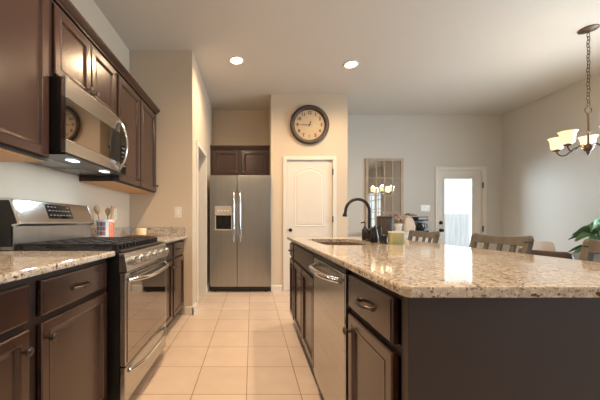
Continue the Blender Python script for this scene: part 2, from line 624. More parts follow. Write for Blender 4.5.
# pantry box
PD0, PD1, PDH = 0.541, 1.248, 2.035
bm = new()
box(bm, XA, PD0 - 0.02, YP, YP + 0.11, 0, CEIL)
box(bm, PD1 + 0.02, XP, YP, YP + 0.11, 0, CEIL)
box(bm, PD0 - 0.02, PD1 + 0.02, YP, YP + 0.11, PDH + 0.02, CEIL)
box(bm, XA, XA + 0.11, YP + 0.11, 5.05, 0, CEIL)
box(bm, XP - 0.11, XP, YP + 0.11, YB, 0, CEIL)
struct('wall_pantry', bm, M_warmwall)
ED0, ED1, EDH = 3.453, 4.253, 2.03
bm = new()
box(bm, XA + 0.11, ED0 - 0.03, YB, YB + 0.12, 0, CEIL)
box(bm, ED1 + 0.03, XR + 0.12, YB, YB + 0.12, 0, CEIL)
box(bm, ED0 - 0.03, ED1 + 0.03, YB, YB + 0.12, EDH + 0.02, CEIL)
struct('wall_back', bm, M_wall)
# right wall: window beside the camera, and two more added for daylight
RW = (-0.95, 0.25, 0.85, 2.25)
RV = (1.75, 3.25, 0.90, 2.2)
bm = new()
box(bm, XR, XR + 0.12, RW[1], RV[0], 0, CEIL)
box(bm, XR, XR + 0.12, RV[0], RV[1], 0, RV[2])
box(bm, XR, XR + 0.12, RV[0], RV[1], RV[3], CEIL)
box(bm, XR, XR + 0.12, RV[1], YB, 0, CEIL)
RL = (-3.2, -1.6, 0.75, 2.25)
box(bm, XR, XR + 0.12, REAR, RL[0], 0, CEIL)
box(bm, XR, XR + 0.12, RL[0], RL[1], 0, RL[2])
box(bm, XR, XR + 0.12, RL[0], RL[1], RL[3], CEIL)
box(bm, XR, XR + 0.12, RL[1], RW[0], 0, CEIL)
box(bm, XR, XR + 0.12, RW[0], RW[1], 0, RW[2])
box(bm, XR, XR + 0.12, RW[0], RW[1], RW[3], CEIL)
struct('wall_right', bm, M_wall)
bm = new(); box(bm, XL - 0.12, XR + 0.12, REAR - 0.12, REAR, 0, CEIL)
struct('wall_rear', bm, M_wall)


def window(name, F, u0, u1, z0, z1, nu, nz):
    r = thing(name, None, None, F((u0 + u1) / 2, z0, 0), kind='structure')
    bm = new()
    w_ = 0.05
    F.box(bm, u0 + 0.001, u0 + w_, z0 + 0.001, z1 - 0.001, -0.08, -0.03)
    F.box(bm, u1 - w_, u1 - 0.001, z0 + 0.001, z1 - 0.001, -0.08, -0.03)
    F.box(bm, u0 + w_, u1 - w_, z0 + 0.001, z0 + w_, -0.08, -0.03)
    F.box(bm, u0 + w_, u1 - w_, z1 - w_, z1 - 0.001, -0.08, -0.03)
    for i in range(1, nu):
        u = u0 + (u1 - u0) * i / nu
        F.box(bm, u - 0.012, u + 0.012, z0 + w_, z1 - w_, -0.07, -0.04)
    for i in range(1, nz):
        z = z0 + (z1 - z0) * i / nz
        F.box(bm, u0 + w_, u1 - w_, z - 0.012, z + 0.012, -0.069, -0.041)
    obj('window_frame', bm, M_white, r)
    bm = new(); F.box(bm, u0 + w_, u1 - w_, z0 + w_, z1 - w_, -0.058, -0.053)
    obj('pane', bm, M_glass, r)
    bm = new(); F.box(bm, u0 - 0.04, u1 + 0.04, z0 - 0.03, z0 - 0.001, 0.001, 0.05, 0.004)
    obj('window_sill', bm, M_white, r)


window('window_1', Fr((XR, 0, 0), (0, 1, 0), (-1, 0, 0)), *RW, 4, 4)
window('added_window_2', Fr((XR, 0, 0), (0, 1, 0), (-1, 0, 0)), *RV, 4, 4)  # unseen opening added to bring daylight onto the back wall
window('added_window_3', Fr((XR, 0, 0), (0, 1, 0), (-1, 0, 0)), *RL, 4, 4)  # unseen opening added for cool fill in the living area


def base_prof(bm, F, u0, u1, h=0.10, t=0.014):
    pr = [(0.0005, 0.0), (t, 0.0), (t, h - 0.02), (t - 0.005, h - 0.008), (0.005, h), (0.0005, h)]
    stitch(bm, [[F(u0, z, d) for d, z in pr], [F(u1, z, d) for d, z in pr]])


FB = lambda o, u, n: Fr(o, u, n)
bm = new(); base_prof(bm, Fr((0, YS, 0), (1, 0, 0), (0, -1, 0)), -0.775, XS + 0.014)
base_prof(bm, Fr((XS, 0, 0), (0, 1, 0), (1, 0, 0)), YS - 0.014, DW0 - 0.075)
base_prof(bm, Fr((XS, 0, 0), (0, 1, 0), (1, 0, 0)), DW1 + 0.075, 5.05)
struct('baseboard_hall', bm, M_white)
bm = new(); base_prof(bm, Fr((0, YP, 0), (1, 0, 0), (0, -1, 0)), XA, PD0 - 0.075)
base_prof(bm, Fr((0, YP, 0), (1, 0, 0), (0, -1, 0)), PD1 + 0.075, XP)
base_prof(bm, Fr((XP, 0, 0), (0, 1, 0), (1, 0, 0)), YP, YB - 0.015)
struct('baseboard_pantry', bm, M_white)
bm = new(); base_prof(bm, Fr((0, YB, 0), (1, 0, 0), (0, -1, 0)), XP + 0.015, ED0 - 0.075)
base_prof(bm, Fr((0, YB, 0), (1, 0, 0), (0, -1, 0)), ED1 + 0.075, XR - 0.015)
struct('baseboard_back', bm, M_white)
bm = new(); base_prof(bm, Fr((XR, 0, 0), (0, 1, 0), (-1, 0, 0)), REAR + 0.02, YB)
struct('baseboard_right', bm, M_white)


def casing(name, F, u0, u1, h, jamb=0.11, w_=0.06, parent=None):
    bm = new()
    for a, b in ((u0 - w_, u0), (u1, u1 + w_)):
        F.box(bm, a, b, 0.0, h, 0.0005, 0.018, 0.003)
    F.box(bm, u0 - w_, u1 + w_, h, h + w_, 0.0005, 0.018, 0.003)
    if jamb:
        F.box(bm, u0 - 0.018, u0, 0.0, h, -jamb, 0.0)
        F.box(bm, u1, u1 + 0.018, 0.0, h, -jamb, 0.0)
        F.box(bm, u0 - 0.018, u1 + 0.018, h, h + 0.018, -jamb, 0.0)
    return struct(name, bm, M_white, parent) if parent is None else obj(name, bm, M_white, parent)


casing('trim_1', Fr((XS, 0, 0), (0, 1, 0), (1, 0, 0)), DW0 + 0.019, DW1 - 0.019, DH - 0.019)

# ------------------------------------------------------------------ pantry door (door_1)
d1 = thing('door_1', None, None, ((PD0 + PD1) / 2, YP, 0), kind='structure')
FP = Fr((0, YP, 0), (1, 0, 0), (0, -1, 0))
casing('door_casing', FP, PD0 - 0.001, PD1 + 0.001, PDH + 0.001, 0.108, 0.058, d1)
bm = new(); box(bm, PD0 + 0.003, PD1 - 0.003, YP + 0.012, YP + 0.047, 0.010, PDH - 0.003, 0.002)


def arch_ring(F, u0, u1, z0, z1, rise, ins, d, n=14):
    """panel outline whose top edge bows upward by `rise`"""
    a, b = u0 + ins, u1 - ins
    pts = [F(a, z0 + ins, d), F(b, z0 + ins, d)]
    for i in range(n + 1):
        t = i / n
        u = b + (a - b) * t
        z = z1 - ins - rise + rise * math.sin(PI * t) ** 0.9
        pts.append(F(u, z, d))
    return pts


FD = Fr((0, YP + 0.012, 0), (1, 0, 0), (0, -1, 0))
for z0, z1, rise in ((0.20, 0.82, 0.0), (1.00, 1.92, 0.085)):
    R = [(0, 0.0), (0.0, 0.003), (0.008, 0.006), (0.016, 0.003), (0.030, 0.002), (0.048, 0.006), (0.056, 0.006)]
    stitch(bm, [arch_ring(FD, PD0 + 0.115, PD1 - 0.115, z0, z1, rise, i, d) for i, d in R], cap0=True)
leaf = obj('door_leaf', bm, M_white, d1)
bm = new()
lathe(bm, [(0.026, 0), (0.026, -0.006), (0.010, -0.010), (0.010, -0.030), (0.024, -0.040), (0.027, -0.052), (0.020, -0.062), (0.001, -0.065)],
      (PD0 + 0.052, YP + 0.012, 0.95), 'Y', 20)
obj('knob', bm, M_bronze, leaf, True, 'dark bronze door knob')
for z in (0.30, 1.07, 1.80):
    bm = new(); box(bm, PD1 - 0.006, PD1 + 0.010, YP - 0.022, YP - 0.0185, z, z + 0.09)
    tube(bm, [(PD1 - 0.001, YP - 0.024, z - 0.004), (PD1 - 0.001, YP - 0.024, z + 0.094)], 0.006, 8)
    obj('hinge', bm, M_bronze, d1)

# ------------------------------------------------------------------ exit door (door_2)
d2 = thing('door_2', None, None, ((ED0 + ED1) / 2, YB, 0), kind='structure')
FE = Fr((0, YB, 0), (1, 0, 0), (0, -1, 0))
casing('door_casing', FE, ED0 - 0.008, ED1 + 0.008, EDH + 0.004, 0.118, 0.062, d2)
G = (3.56, 4.087, 0.25, 1.888)
bm = new()
y0, y1 = YB + 0.02, YB + 0.062
box(bm, ED0, G[0], y0, y1, 0.012, EDH)
box(bm, G[1], ED1, y0, y1, 0.012, EDH)
box(bm, G[0], G[1], y0, y1, G[3], EDH)
box(bm, G[0], G[1], y0, y1, 0.012, G[2])
for a, b, c, e in ((G[0] - 0.02, G[0] + 0.012, G[2] - 0.02, G[3] + 0.02), (G[1] - 0.012, G[1] + 0.02, G[2] - 0.02, G[3] + 0.02),
                   (G[0], G[1], G[2] - 0.02, G[2] + 0.012), (G[0], G[1], G[3] - 0.012, G[3] + 0.02)):
    box(bm, a, b, y0 - 0.008, y1 + 0.008, c, e, 0.003)
leaf = obj('door_leaf', bm, M_white, d2)
bm = new(); box(bm, G[0] + 0.005, G[1] - 0.005, y0 + 0.018, y0 + 0.024, G[2] + 0.005, G[3] - 0.005)
obj('pane', bm, M_glass, leaf)
bm = new(); lathe(bm, [(0.032, 0), (0.032, -0.012), (0.026, -0.018), (0.012, -0.020), (0.010, -0.034), (0.001, -0.035)], (ED0 + 0.052, y0, 1.06), 'Y', 20)
obj('deadbolt', bm, M_bronze, leaf, True)
bm = new(); lathe(bm, [(0.032, 0), (0.032, -0.008), (0.012, -0.012), (0.012, -0.032), (0.026, -0.042), (0.028, -0.056), (0.02, -0.066), (0.001, -0.068)],
      (ED0 + 0.052, y0, 0.92), 'Y', 20)
obj('knob', bm, M_bronze, leaf, True)
for z in (0.30, 0.90, 1.70):
    bm = new(); box(bm, ED1 - 0.012, ED1 + 0.016, YB - 0.022, YB - 0.0185, z, z + 0.10)
    tube(bm, [(ED1 + 0.002, YB - 0.025, z - 0.005), (ED1 + 0.002, YB - 0.025, z + 0.105)], 0.007, 8)
    obj('hinge', bm, M_black, d2)

# ------------------------------------------------------------------ outside
bm = new(); box(bm, -6, 22, YB + 0.13, 24, -0.42, -0.30)
struct('patio_ground', bm, M_ground)
fen = thing('board_fence', 'weathered vertical board fence outside, seen through the glazed exit door', 'fence', (7.0, 8.6, -0.30))
for s in range(5):
    x0 = 2.4 + s * 2.4
    bm = new()
    for k in range(16):
        xx = x0 + k * 0.15
        prism(bm, [(xx + 0.004, -0.29), (xx + 0.146, -0.29), (xx + 0.146, 1.30), (xx + 0.12, 1.33), (xx + 0.03, 1.33), (xx + 0.004, 1.30)], 'Y', 8.60, 8.62)
    obj('board_panel', bm, M_fence, fen)
    bm = new(); box(bm, x0 - 0.05, x0 + 0.05, 8.66, 8.76, -0.30, 1.30)
    obj('fence_post', bm, M_fence, fen)
    for z in (0.05, 1.0):
        bm = new(); box(bm, x0 + 0.05, x0 + 2.35, 8.622, 8.66, z, z + 0.09)
        obj('fence_rail', bm, M_fence, fen)

# ------------------------------------------------------------------ left run: base cabinets
FL = Fr((-0.80, 0, 0), (0, 1, 0), (1, 0, 0))     # fronts of the left base units (u = y)


def base_unit(name, label, F, u0, u1, fronts, depth, knob_side, parent_loc, group=None):
    """fronts: list of (u0,u1) columns each with a drawer over a door"""
    r = thing(name, label, 'cabinet', parent_loc, group)
    carcass(F, u0, u1, 0.10, 0.884, depth, r)
    mids = [(fronts[i][1] + fronts[i + 1][0]) / 2 for i in range(len(fronts) - 1)]
    face_frame(F, u0, u1, 0.10, 0.884, mids, [0.708], r)
    for (a, b), ks in zip(fronts, knob_side):
        dr = obj('drawer', slab_front(F, a, b, 0.722, 0.857), M_wood, r)
        obj('pull', pull_bm(F, (a + b) / 2, 0.785, 0.02), M_hw, dr, True)
        do = obj('door', panel_door(F, a, b, 0.118, 0.696), M_wood, r)
        ku = a + 0.032 if ks < 0 else b - 0.032
        obj('knob', knob_bm(F, ku, 0.632, 0.02), M_hw, do, True)
    return r


base_unit('base_cabinet', 'espresso base cabinet under the near left granite counter, beside the range', FL, 0.48, 1.562,
          [(0.525, 1.002), (1.060, 1.538)], 0.615, (1, -1), (-1.1, 1.02, 0))
base_unit('base_cabinet', 'espresso base cabinet between the range and the end wall', FL, 2.345, 3.297,
          [(2.372, 2.800), (2.850, 3.270)], 0.615, (1, -1), (-1.1, 2.82, 0))


def slab(poly_o, z0, z1, hole=None, b=0.008):
    """stone slab with eased edges and an optional cut-out"""
    bm = new()
    n = len(poly_o)
    cx = sum(p[0] for p in poly_o) / n
    cy = sum(p[1] for p in poly_o) / n

    def inset(ps, d):
        out = []
        m_ = len(ps)
        for i in range(m_):
            p0, p1, p2 = Vector(ps[i - 1]), Vector(ps[i]), Vector(ps[(i + 1) % m_])
            e1 = (p1 - p0).normalized(); e2 = (p2 - p1).normalized()
            n1 = Vector((-e1.y, e1.x)); n2 = Vector((-e2.y, e2.x))
            k = (n1 + n2)
            k = k / max(k.dot(n1), 0.2)
            out.append(p1 + k * d)
        return [(p.x, p.y) for p in out]

    rings = [(b, z0), (b * 0.3, z0 + b * 0.3), (0, z0 + b), (0, z1 - b), (b * 0.3, z1 - b * 0.3), (b, z1)]
    vr = stitch(bm, [[Vector((x, y, z)) for x, y in inset(poly_o, i)] for i, z in rings], False, False)
    loops = {z1: [vr[-1]], z0: [vr[0]]}
    if hole:
        hr = stitch(bm, [[Vector((x, y, z)) for x, y in hole] for z in (z0, z1)], False, False)
        loops[z1].append(hr[1]); loops[z0].append(hr[0])
    for z, ls in loops.items():
        es = []
        for l in ls:
            for i in range(len(l)):
                e = bm.edges.get((l[i], l[(i + 1) % len(l)])) or bm.edges.new((l[i], l[(i + 1) % len(l)]))
                es.append(e)
        bmesh.ops.triangle_fill(bm, edges=es, use_beauty=True)
    return bm


XC = -0.752
for y0, y1, lab in ((0.45, 1.567, 'speckled beige granite counter in the left foreground, before the range'),
                    (2.340, 3.298, 'speckled beige granite counter beyond the range, carrying crock and candle')):
    r = thing('granite_countertop', lab, 'countertop', ((XL + XC) / 2, (y0 + y1) / 2, 0.885))
    obj('counter_slab', slab([(XL + 0.001, y0), (XC, y0), (XC, y1), (XL + 0.001, y1)], 0.885, 0.915), M_gran, r)
    bm = new(); box(bm, XL + 0.001, XL + 0.02, y0, y1, 0.9155, 1.018, 0.003)
    obj('backsplash', bm, M_gran, r)
    if y1 > 3:
        bm = new(); box(bm, XL + 0.0205, XC - 0.012, y1 - 0.02, y1 - 0.0005, 0.9155, 1.018, 0.003)
        obj('backsplash', bm, M_gran, r)

# ------------------------------------------------------------------ gas range
YR0, YR1 = 1.575, 2.335
rg = thing('gas_range', 'stainless and black gas range between the left counters', 'stove', (-1.06, (YR0 + YR1) / 2, 0))
bm = new(); box(bm, -1.40, -0.735, YR0 + 0.002, YR1 - 0.002, 0.06, 0.90)
obj('range_body', bm, M_black, rg)
for y in (YR0 + 0.06, YR1 - 0.06):
    for x in (-1.33, -0.80):
        bm = new(); lathe(bm, [(0.02, 0.0), (0.02, 0.012), (0.012, 0.02), (0.012, 0.06)], (x, y, 0), 'Z', 12)
        obj('foot', bm, M_black, rg)
# cooktop
bm = new()
prism(bm, [(-1.40, 0.901), (-0.745, 0.901), (-0.722, 0.905), (-0.722, 0.912), (-0.735, 0.918), (-1.40, 0.918)], 'Y', YR0, YR1)
obj('cooktop', bm, M_black, rg)
for gx, gy, rr in ((-0.90, 1.735, 0.05), (-1.19, 1.735, 0.04), (-1.045, 1.955, 0.055), (-0.90, 2.175, 0.045), (-1.19, 2.175, 0.038)):
    bm = new()
    lathe(bm, [(rr + 0.012, 0.918), (rr + 0.012, 0.924), (rr, 0.926), (rr, 0.935), (rr * 0.8, 0.937), (0.001, 0.937)], (gx, gy, 0), 'Z', 24)
    obj('burner', bm, M_iron, rg, True)
gw = (YR1 - YR0 - 0.05) / 3
for k in range(3):
    a = YR0 + 0.025 + k * gw + 0.004
    b = a + gw - 0.008
    bm = new()
    x0, x1, z0, z1 = -1.325, -0.765, 0.940, 0.953
    for y in (a, b - 0.014):
        box(bm, x0, x1, y, y + 0.014, z0, z1, 0.003)
    for x in (x0, x1 - 0.014):
        box(bm, x, x + 0.014, a + 0.014, b - 0.014, z0, z1, 0.003)
    ym = (a + b) / 2
    box(bm, x0 + 0.014, x1 - 0.014, ym - 0.006, ym + 0.006, z0, z1, 0.002)
    for i in range(1, 6):
        x = x0 + (x1 - x0) * i / 6
        box(bm, x - 0.006, x + 0.006, a + 0.014, ym - 0.006, z0, z1, 0.002)
        box(bm, x - 0.006, x + 0.006, ym + 0.006, b - 0.014, z0, z1, 0.002)
    # tall front fingers of the grate
    for i in range(5):
        y = a + 0.02 + (b - a - 0.04) * i / 4
        box(bm, x1 - 0.03, x1 + 0.004, y - 0.006, y + 0.006, 0.9185, z1 - 0.001, 0.002)
    for y in (a + 0.007, b - 0.007):
        for x in (x0 + 0.02,):
            box(bm, x - 0.007, x + 0.007, y - 0.006, y + 0.006, 0.9185, z0, 0.002)
    obj('grate', bm, M_iron, rg)
# control panel
bm = new()
prism(bm, [(-0.734, 0.795), (-0.694, 0.795), (-0.690, 0.802), (-0.706, 0.893), (-0.715, 0.900), (-0.734, 0.900)], 'Y', YR0, YR1)
cp = obj('control_panel', bm, M_steel, rg)
for y in (1.690, 1.822, 1.955, 2.087, 2.22):
    bm = new()
    lathe(bm, [(0.029, -0.002), (0.029, 0.006), (0.025, 0.010), (0.023, 0.040), (0.020, 0.045), (0.001, 0.045)], (0, 0, 0), 'X', 22)
    box(bm, 0.034, 0.052, -0.005, 0.005, -0.019, 0.019, 0.002)
    bmesh.ops.rotate(bm, verts=bm.verts, cent=(0, 0, 0), matrix=Matrix.Rotation(-0.17, 3, 'Y'))
    bmesh.ops.translate(bm, verts=bm.verts, vec=(-0.697, y, 0.847))
    obj('knob', bm, M_steel, cp, True)
# oven door
od = new()
box(od, -0.733, -0.700, YR0 + 0.003, YR1 - 0.003, 0.272, 0.788, 0.004)
od = obj('oven_door', od, M_steel, rg)
bm = new(); box(bm, -0.6995, -0.6955, YR0 + 0.022, YR1 - 0.045, 0.285, 0.735, 0.001)
obj('window', bm, M_oven, od, label='dark oven door glass')
bm = new()
for i in range(6):
    y = YR0 + 0.06 + i * 0.107
    box(bm, -0.6998, -0.6990, y, y + 0.09, 0.773, 0.783)
obj('vent_slots', bm, M_black, od)
bm = new()
pts = []
for i in range(15):
    t = -1 + 2 * i / 14
    pts.append((-0.700 + 0.062 * (1 - abs(t) ** 4), (YR0 + YR1) / 2 + t * 0.345, 0.748 - 0.012 * (1 - t * t)))
tube(bm, pts, 0.0135, 12)
obj('handle', bm, M_chrome, od, True)
# storage drawer
sd = new(); box(sd, -0.733, -0.702, YR0 + 0.003, YR1 - 0.003, 0.065, 0.264, 0.004)
sd = obj('storage_drawer', sd, M_steel, rg)
bm = new()
pts = [(-0.702 + 0.045 * (1 - abs(-1 + i / 7) ** 4), (YR0 + YR1) / 2 + (-1 + i / 7) * 0.33, 0.228 - 0.006 * (1 - (-1 + i / 7) ** 2)) for i in range(15)]
tube(bm, pts, 0.011, 12)
obj('handle', bm, M_chrome, sd, True)
# backguard
bm = new(); box(bm, -1.408, -1.322, YR0 + 0.004, YR1 - 0.004, 0.9185, 1.05)
obj('backguard_base', bm, M_steelfr, rg)
bm = new()
prism(bm, [(-1.408, 1.052), (-1.315, 1.052), (-1.292, 1.064), (-1.292, 1.076), (-1.338, 1.200), (-1.346, 1.206), (-1.408, 1.206)], 'Y', YR0 + 0.012, YR1 - 0.012)
bg = obj('backguard', bm, M_steel, rg)
for a, b in ((YR0, YR0 + 0.012), (YR1 - 0.012, YR1)):
    bm = new()
    prism(bm, [(-1.410, 1.052), (-1.31, 1.050), (-1.287, 1.062), (-1.287, 1.078), (-1.334, 1.204), (-1.342, 1.210), (-1.410, 1.210)], 'Y', a, b)
    obj('end_cap', bm, M_chrome, bg)
bm = new()
prism(bm, [(-1.411, 0.936), (-1.33, 0.936), (-1.33, 1.060), (-1.30, 1.066), (-1.302, 1.078), (-1.345, 1.196), (-1.411, 1.196)], 'Y', YR0 - 0.003, YR0 - 0.0005)
obj('side_plate', bm, M_black, bg)
FT = lambda s, t, d: Vector((-1.292 - 0.046 * t + 0.938 * d, s, 1.076 + 0.124 * t + 0.348 * d))
bm = new()
q = lambda s0, s1, t0, t1, d: [FT(s0, t0, d), FT(s1, t0, d), FT(s1, t1, d), FT(s0, t1, d)]
stitch(bm, [q(1.83, 2.075, 0.16, 0.90, -0.001), q(1.83, 2.075, 0.16, 0.90, 0.002)])
dsp = obj('display', bm, M_blackgl, bg)
for i in range(7):
    for t in (0.32, 0.56, 0.76):
        if t == 0.76 and 2 < i < 6:
            continue
        s = 1.845 + i * 0.032
        bm = new(); stitch(bm, [q(s, s + 0.018, t, t + 0.045, 0.002), q(s, s + 0.018, t, t + 0.045, 0.0026)])
        obj('button', bm, M_digits, dsp)

# ------------------------------------------------------------------ microwave
FM = Fr((-1.03, 0, 0), (0, 1, 0), (1, 0, 0))
mw = thing('microwave', 'stainless microwave mounted above the range with two lit lamps below', 'microwave', (-1.22, 1.955, 1.45))
bm = new(); box(bm, -1.418, -1.062, YR0 + 0.004, YR1 - 0.002, 1.462, 1.884)
obj('microwave_body', bm, M_black, mw)
bm = new()
FM.box(bm, YR0 + 0.004, YR1 - 0.105, 1.770, 1.884, -0.031, 0.0, 0.004)
FM.box(bm, YR0 + 0.004, YR1 - 0.105, 1.462, 1.538, -0.031, 0.0, 0.004)
mdoor = obj('microwave_door', bm, M_steel, mw)
bm = new(); FM.box(bm, YR0 + 0.004, 2.085, 1.5385, 1.7695, -0.030, -0.002)
obj('window', bm, M_oven, mdoor, label='dark glass door window')
bm = new(); FM.box(bm, 2.0855, YR1 - 0.105, 1.5385, 1.7695, -0.030, -0.001, 0.002)
obj('handle_panel', bm, M_black, mdoor, label='black panel behind the handle')
bm = new()
pts = [FM(YR1 - 0.122, 1.485 + 0.375 * i / 16, 0.058 * math.sin(PI * i / 16) ** 0.7) for i in range(17)]
tube(bm, pts, 0.011, 12)
obj('handle', bm, M_chrome, mdoor, True)
bm = new(); FM.box(bm, YR1 - 0.1045, YR1 - 0.002, 1.462, 1.884, -0.031, -0.001, 0.003)
mcp = obj('control_panel', bm, M_blackgl, mw)
for i in range(5):
    for j in range(3):
        bm = new(); FM.box(bm, YR1 - 0.078 + j * 0.023, YR1 - 0.063 + j * 0.023, 1.52 + i * 0.034, 1.530 + i * 0.034, -0.0008, 0.0002)
        obj('button', bm, M_digits, mcp)
bm = new(); box(bm, -1.40, -1.035, YR0 + 0.008, YR1 - 0.006, 1.450, 1.461)
vent = obj('vent_base', bm, M_black, mw)
for y in (1.745, 2.12):
    bm = new(); box(bm, -1.120, -1.075, y - 0.035, y + 0.035, 1.446, 1.4498)
    lp = obj('task_lamp', bm, M_led, vent, label='lit cooktop lamp')
    l = bpy.data.lights.new('task_light', 'AREA')
    l.shape = 'RECTANGLE'; l.size = 0.09; l.size_y = 0.07; l.energy = 1.0; l.color = (0.78, 0.90, 1.0)
    lo = bpy.data.objects.new('task_light', l); COL.objects.link(lo)
    lo.parent = mw; lo.location = Vector((-1.10, y, 1.443)) - mw.location
bm = new()
for y in (1.67, 2.00):
    for i in range(9):
        box(bm, -1.385 + i * 0.022, -1.373 + i * 0.022, y, y + 0.24, 1.447, 1.4498)
obj('filter', bm, M_steel, vent)

# ------------------------------------------------------------------ wall cabinets
FU = Fr((-1.12, 0, 0), (0, 1, 0), (1, 0, 0))
ZU0, ZU1 = 1.41, 2.315


def wall_unit(label, u0, u1, z0, doors, knobs, loc):
    r = thing('wall_cabinet', label, 'cabinet', loc)
    carcass(FU, u0, u1, z0, ZU1, 0.299, r, toe=False)
    face_frame(FU, u0, u1, z0, ZU1, [(doors[i][1] + doors[i + 1][0]) / 2 for i in range(len(doors) - 1)], [], r, w=0.04)
    bm = new(); FU.box(bm, u0 + 0.004, u1 - 0.004, z0 - 0.006, z0, -0.297, -0.022)
    obj('underside_panel', bm, M_woodin, r, label='pale birch underside')
    for (a, b), k in zip(doors, knobs):
        do = obj('door', panel_door(FU, a, b, z0 + 0.012, ZU1 - 0.02, stile=0.058), M_wood, r)
        ku = a + 0.03 if k < 0 else b - 0.03
        obj('knob', knob_bm(FU, ku, z0 + 0.075, 0.02, 0.014), M_hw, do, True)
    return r


wall_unit('espresso wall cabinet in the upper left foreground, before the microwave', 0.48, 1.569, ZU0, [(0.50, 1.015), (1.035, 1.548)], (1, -1), (-1.27, 1.02, ZU0))
wall_unit('short espresso wall cabinet directly above the microwave', 1.572, 2.336, 1.892, [(1.592, 1.946), (1.962, 2.316)], (1, -1), (-1.27, 1.95, 1.892))
wall_unit('tall espresso wall cabinet beyond the microwave, beside the end wall', 2.339, 3.297, ZU0, [(2.36, 2.808), (2.828, 3.277)], (1, 1), (-1.27, 2.82, ZU0))
bm = new()
prism(bm, [(-1.119, 2.3155), (-1.098, 2.3155), (-1.096, 2.325), (-1.082, 2.336), (-1.066, 2.352), (-1.062, 2.366), (-1.072, 2.366), (-1.119, 2.366)], 'Y', 0.46, 3.298)
tag(obj('crown_moulding', bm, M_wood), 'espresso crown moulding running along the top of the left wall cabinets', 'moulding')

# ------------------------------------------------------------------ fridge and cabinet above
YF = 4.335
FX0, FX1, FXM = -0.640, 0.286, -0.227
fr = thing('refrigerator', 'stainless side-by-side refrigerator with ice dispenser in the alcove', 'refrigerator', ((FX0 + FX1) / 2, 4.68, 0))
bm = new(); box(bm, FX0 + 0.01, FX1 - 0.006, YF + 0.072, 5.02, 0.03, 1.775)
obj('fridge_body', bm, M_grey, fr)
bm = new(); box(bm, FX0 + 0.012, FX1 - 0.012, YF + 0.05, YF + 0.071, 0.015, 0.085)
obj('kick_grille', bm, M_black, fr)
for x in (FX0 + 0.07, FX1 - 0.07):
    bm = new(); lathe(bm, [(0.022, 0), (0.022, 0.01), (0.012, 0.014), (0.012, 0.03)], (x, YF + 0.10, 0), 'Z', 12)
    obj('foot', bm, M_black, fr)
FF = Fr((0, YF, 0), (1, 0, 0), (0, -1, 0))
DX0, DX1, DZ0, DZ1 = -0.565, -0.305, 0.945, 1.315
bm = new()
box(bm, FX0, DX0, YF, YF + 0.068, 0.09, 1.785)
box(bm, DX1, FXM - 0.003, YF, YF + 0.068, 0.09, 1.785)
box(bm, DX0, DX1, YF, YF + 0.068, DZ1, 1.785)
box(bm, DX0, DX1, YF, YF + 0.068, 0.09, DZ0)
box(bm, DX0, DX1, YF + 0.06, YF + 0.068, DZ0, DZ1)
bmesh.ops.remove_doubles(bm, verts=bm.verts, dist=1e-5)
fl = obj('freezer_door', bm, M_steelfr, fr)
bm = new(); box(bm, FXM + 0.003, FX1, YF, YF + 0.068, 0.09, 1.785, 0.006)
fd = obj('fridge_door', bm, M_steelfr, fr)
for x, dd in ((FXM - 0.048, fl), (FXM + 0.048, fd)):
    bm = new()
    pts = [(x, YF - 0.055 * min(1, 6 * min(i, 20 - i) / 20) ** 0.6 + 0.0, 0.78 + 0.74 * i / 20) for i in range(21)]
    tube(bm, pts, 0.0135, 12)
    obj('handle', bm, M_chrome, dd, True)
# dispenser
bm = new()
FF.box(bm, DX0 + 0.001, DX1 - 0.001, 1.175, DZ1 - 0.001, -0.058, 0.006, 0.003)
FF.box(bm, DX0 + 0.001, DX0 + 0.012, DZ0 + 0.001, 1.174, -0.058, 0.005)
FF.box(bm, DX1 - 0.012, DX1 - 0.001, DZ0 + 0.001, 1.174, -0.058, 0.005)
FF.box(bm, DX0 + 0.012, DX1 - 0.012, DZ0 + 0.001, DZ0 + 0.02, -0.058, 0.005)
di = obj('dispenser', bm, M_disp, fl)
bm = new(); FF.box(bm, DX0 + 0.013, DX1 - 0.013, DZ0 + 0.021, 1.173, -0.058, -0.052)
FF.box(bm, DX0 + 0.05, DX0 + 0.10, 1.03, 1.165, -0.051, -0.02, 0.004)
FF.box(bm, DX1 - 0.10, DX1 - 0.05, 1.03, 1.165, -0.051, -0.02, 0.004)
obj('dispenser_recess', bm, M_black, fl)
for i in range(4):
    bm = new(); FF.box(bm, DX0 + 0.045 + i * 0.047, DX0 + 0.070 + i * 0.047, 1.235, 1.255, 0.0062, 0.0085, 0.001)
    obj('dispenser_button', bm, M_plasw, di)

FC = Fr((0, 4.72, 0), (1, 0, 0), (0, -1, 0))
r = thing('wall_cabinet', 'small espresso cabinet over the refrigerator', 'cabinet', (-0.19, 4.88, 1.83))
carcass(FC, -0.684, 0.288, 1.83, 2.28, 0.32, r, toe=False)
face_frame(FC, -0.684, 0.288, 1.83, 2.28, [-0.198], [], r, w=0.05)
for a, b, k in ((-0.655, -0.222, 1), (-0.174, 0.258, -1)):
    do = obj('door', panel_door(FC, a, b, 1.85, 2.255, stile=0.06), M_wood, r)
    obj('knob', knob_bm(FC, b - 0.03 if k > 0 else a + 0.03, 1.90, 0.02, 0.014), M_hw, do, True)
bm = new()
stitch(bm, [[FC(u, z, d) for d, z in ((0.0, 2.281), (0.02, 2.281), (0.024, 2.29), (0.05, 2.318), (0.05, 2.33), (0.0, 2.33))] for u in (-0.686, 0.290)])
obj('crown', bm, M_wood, r)

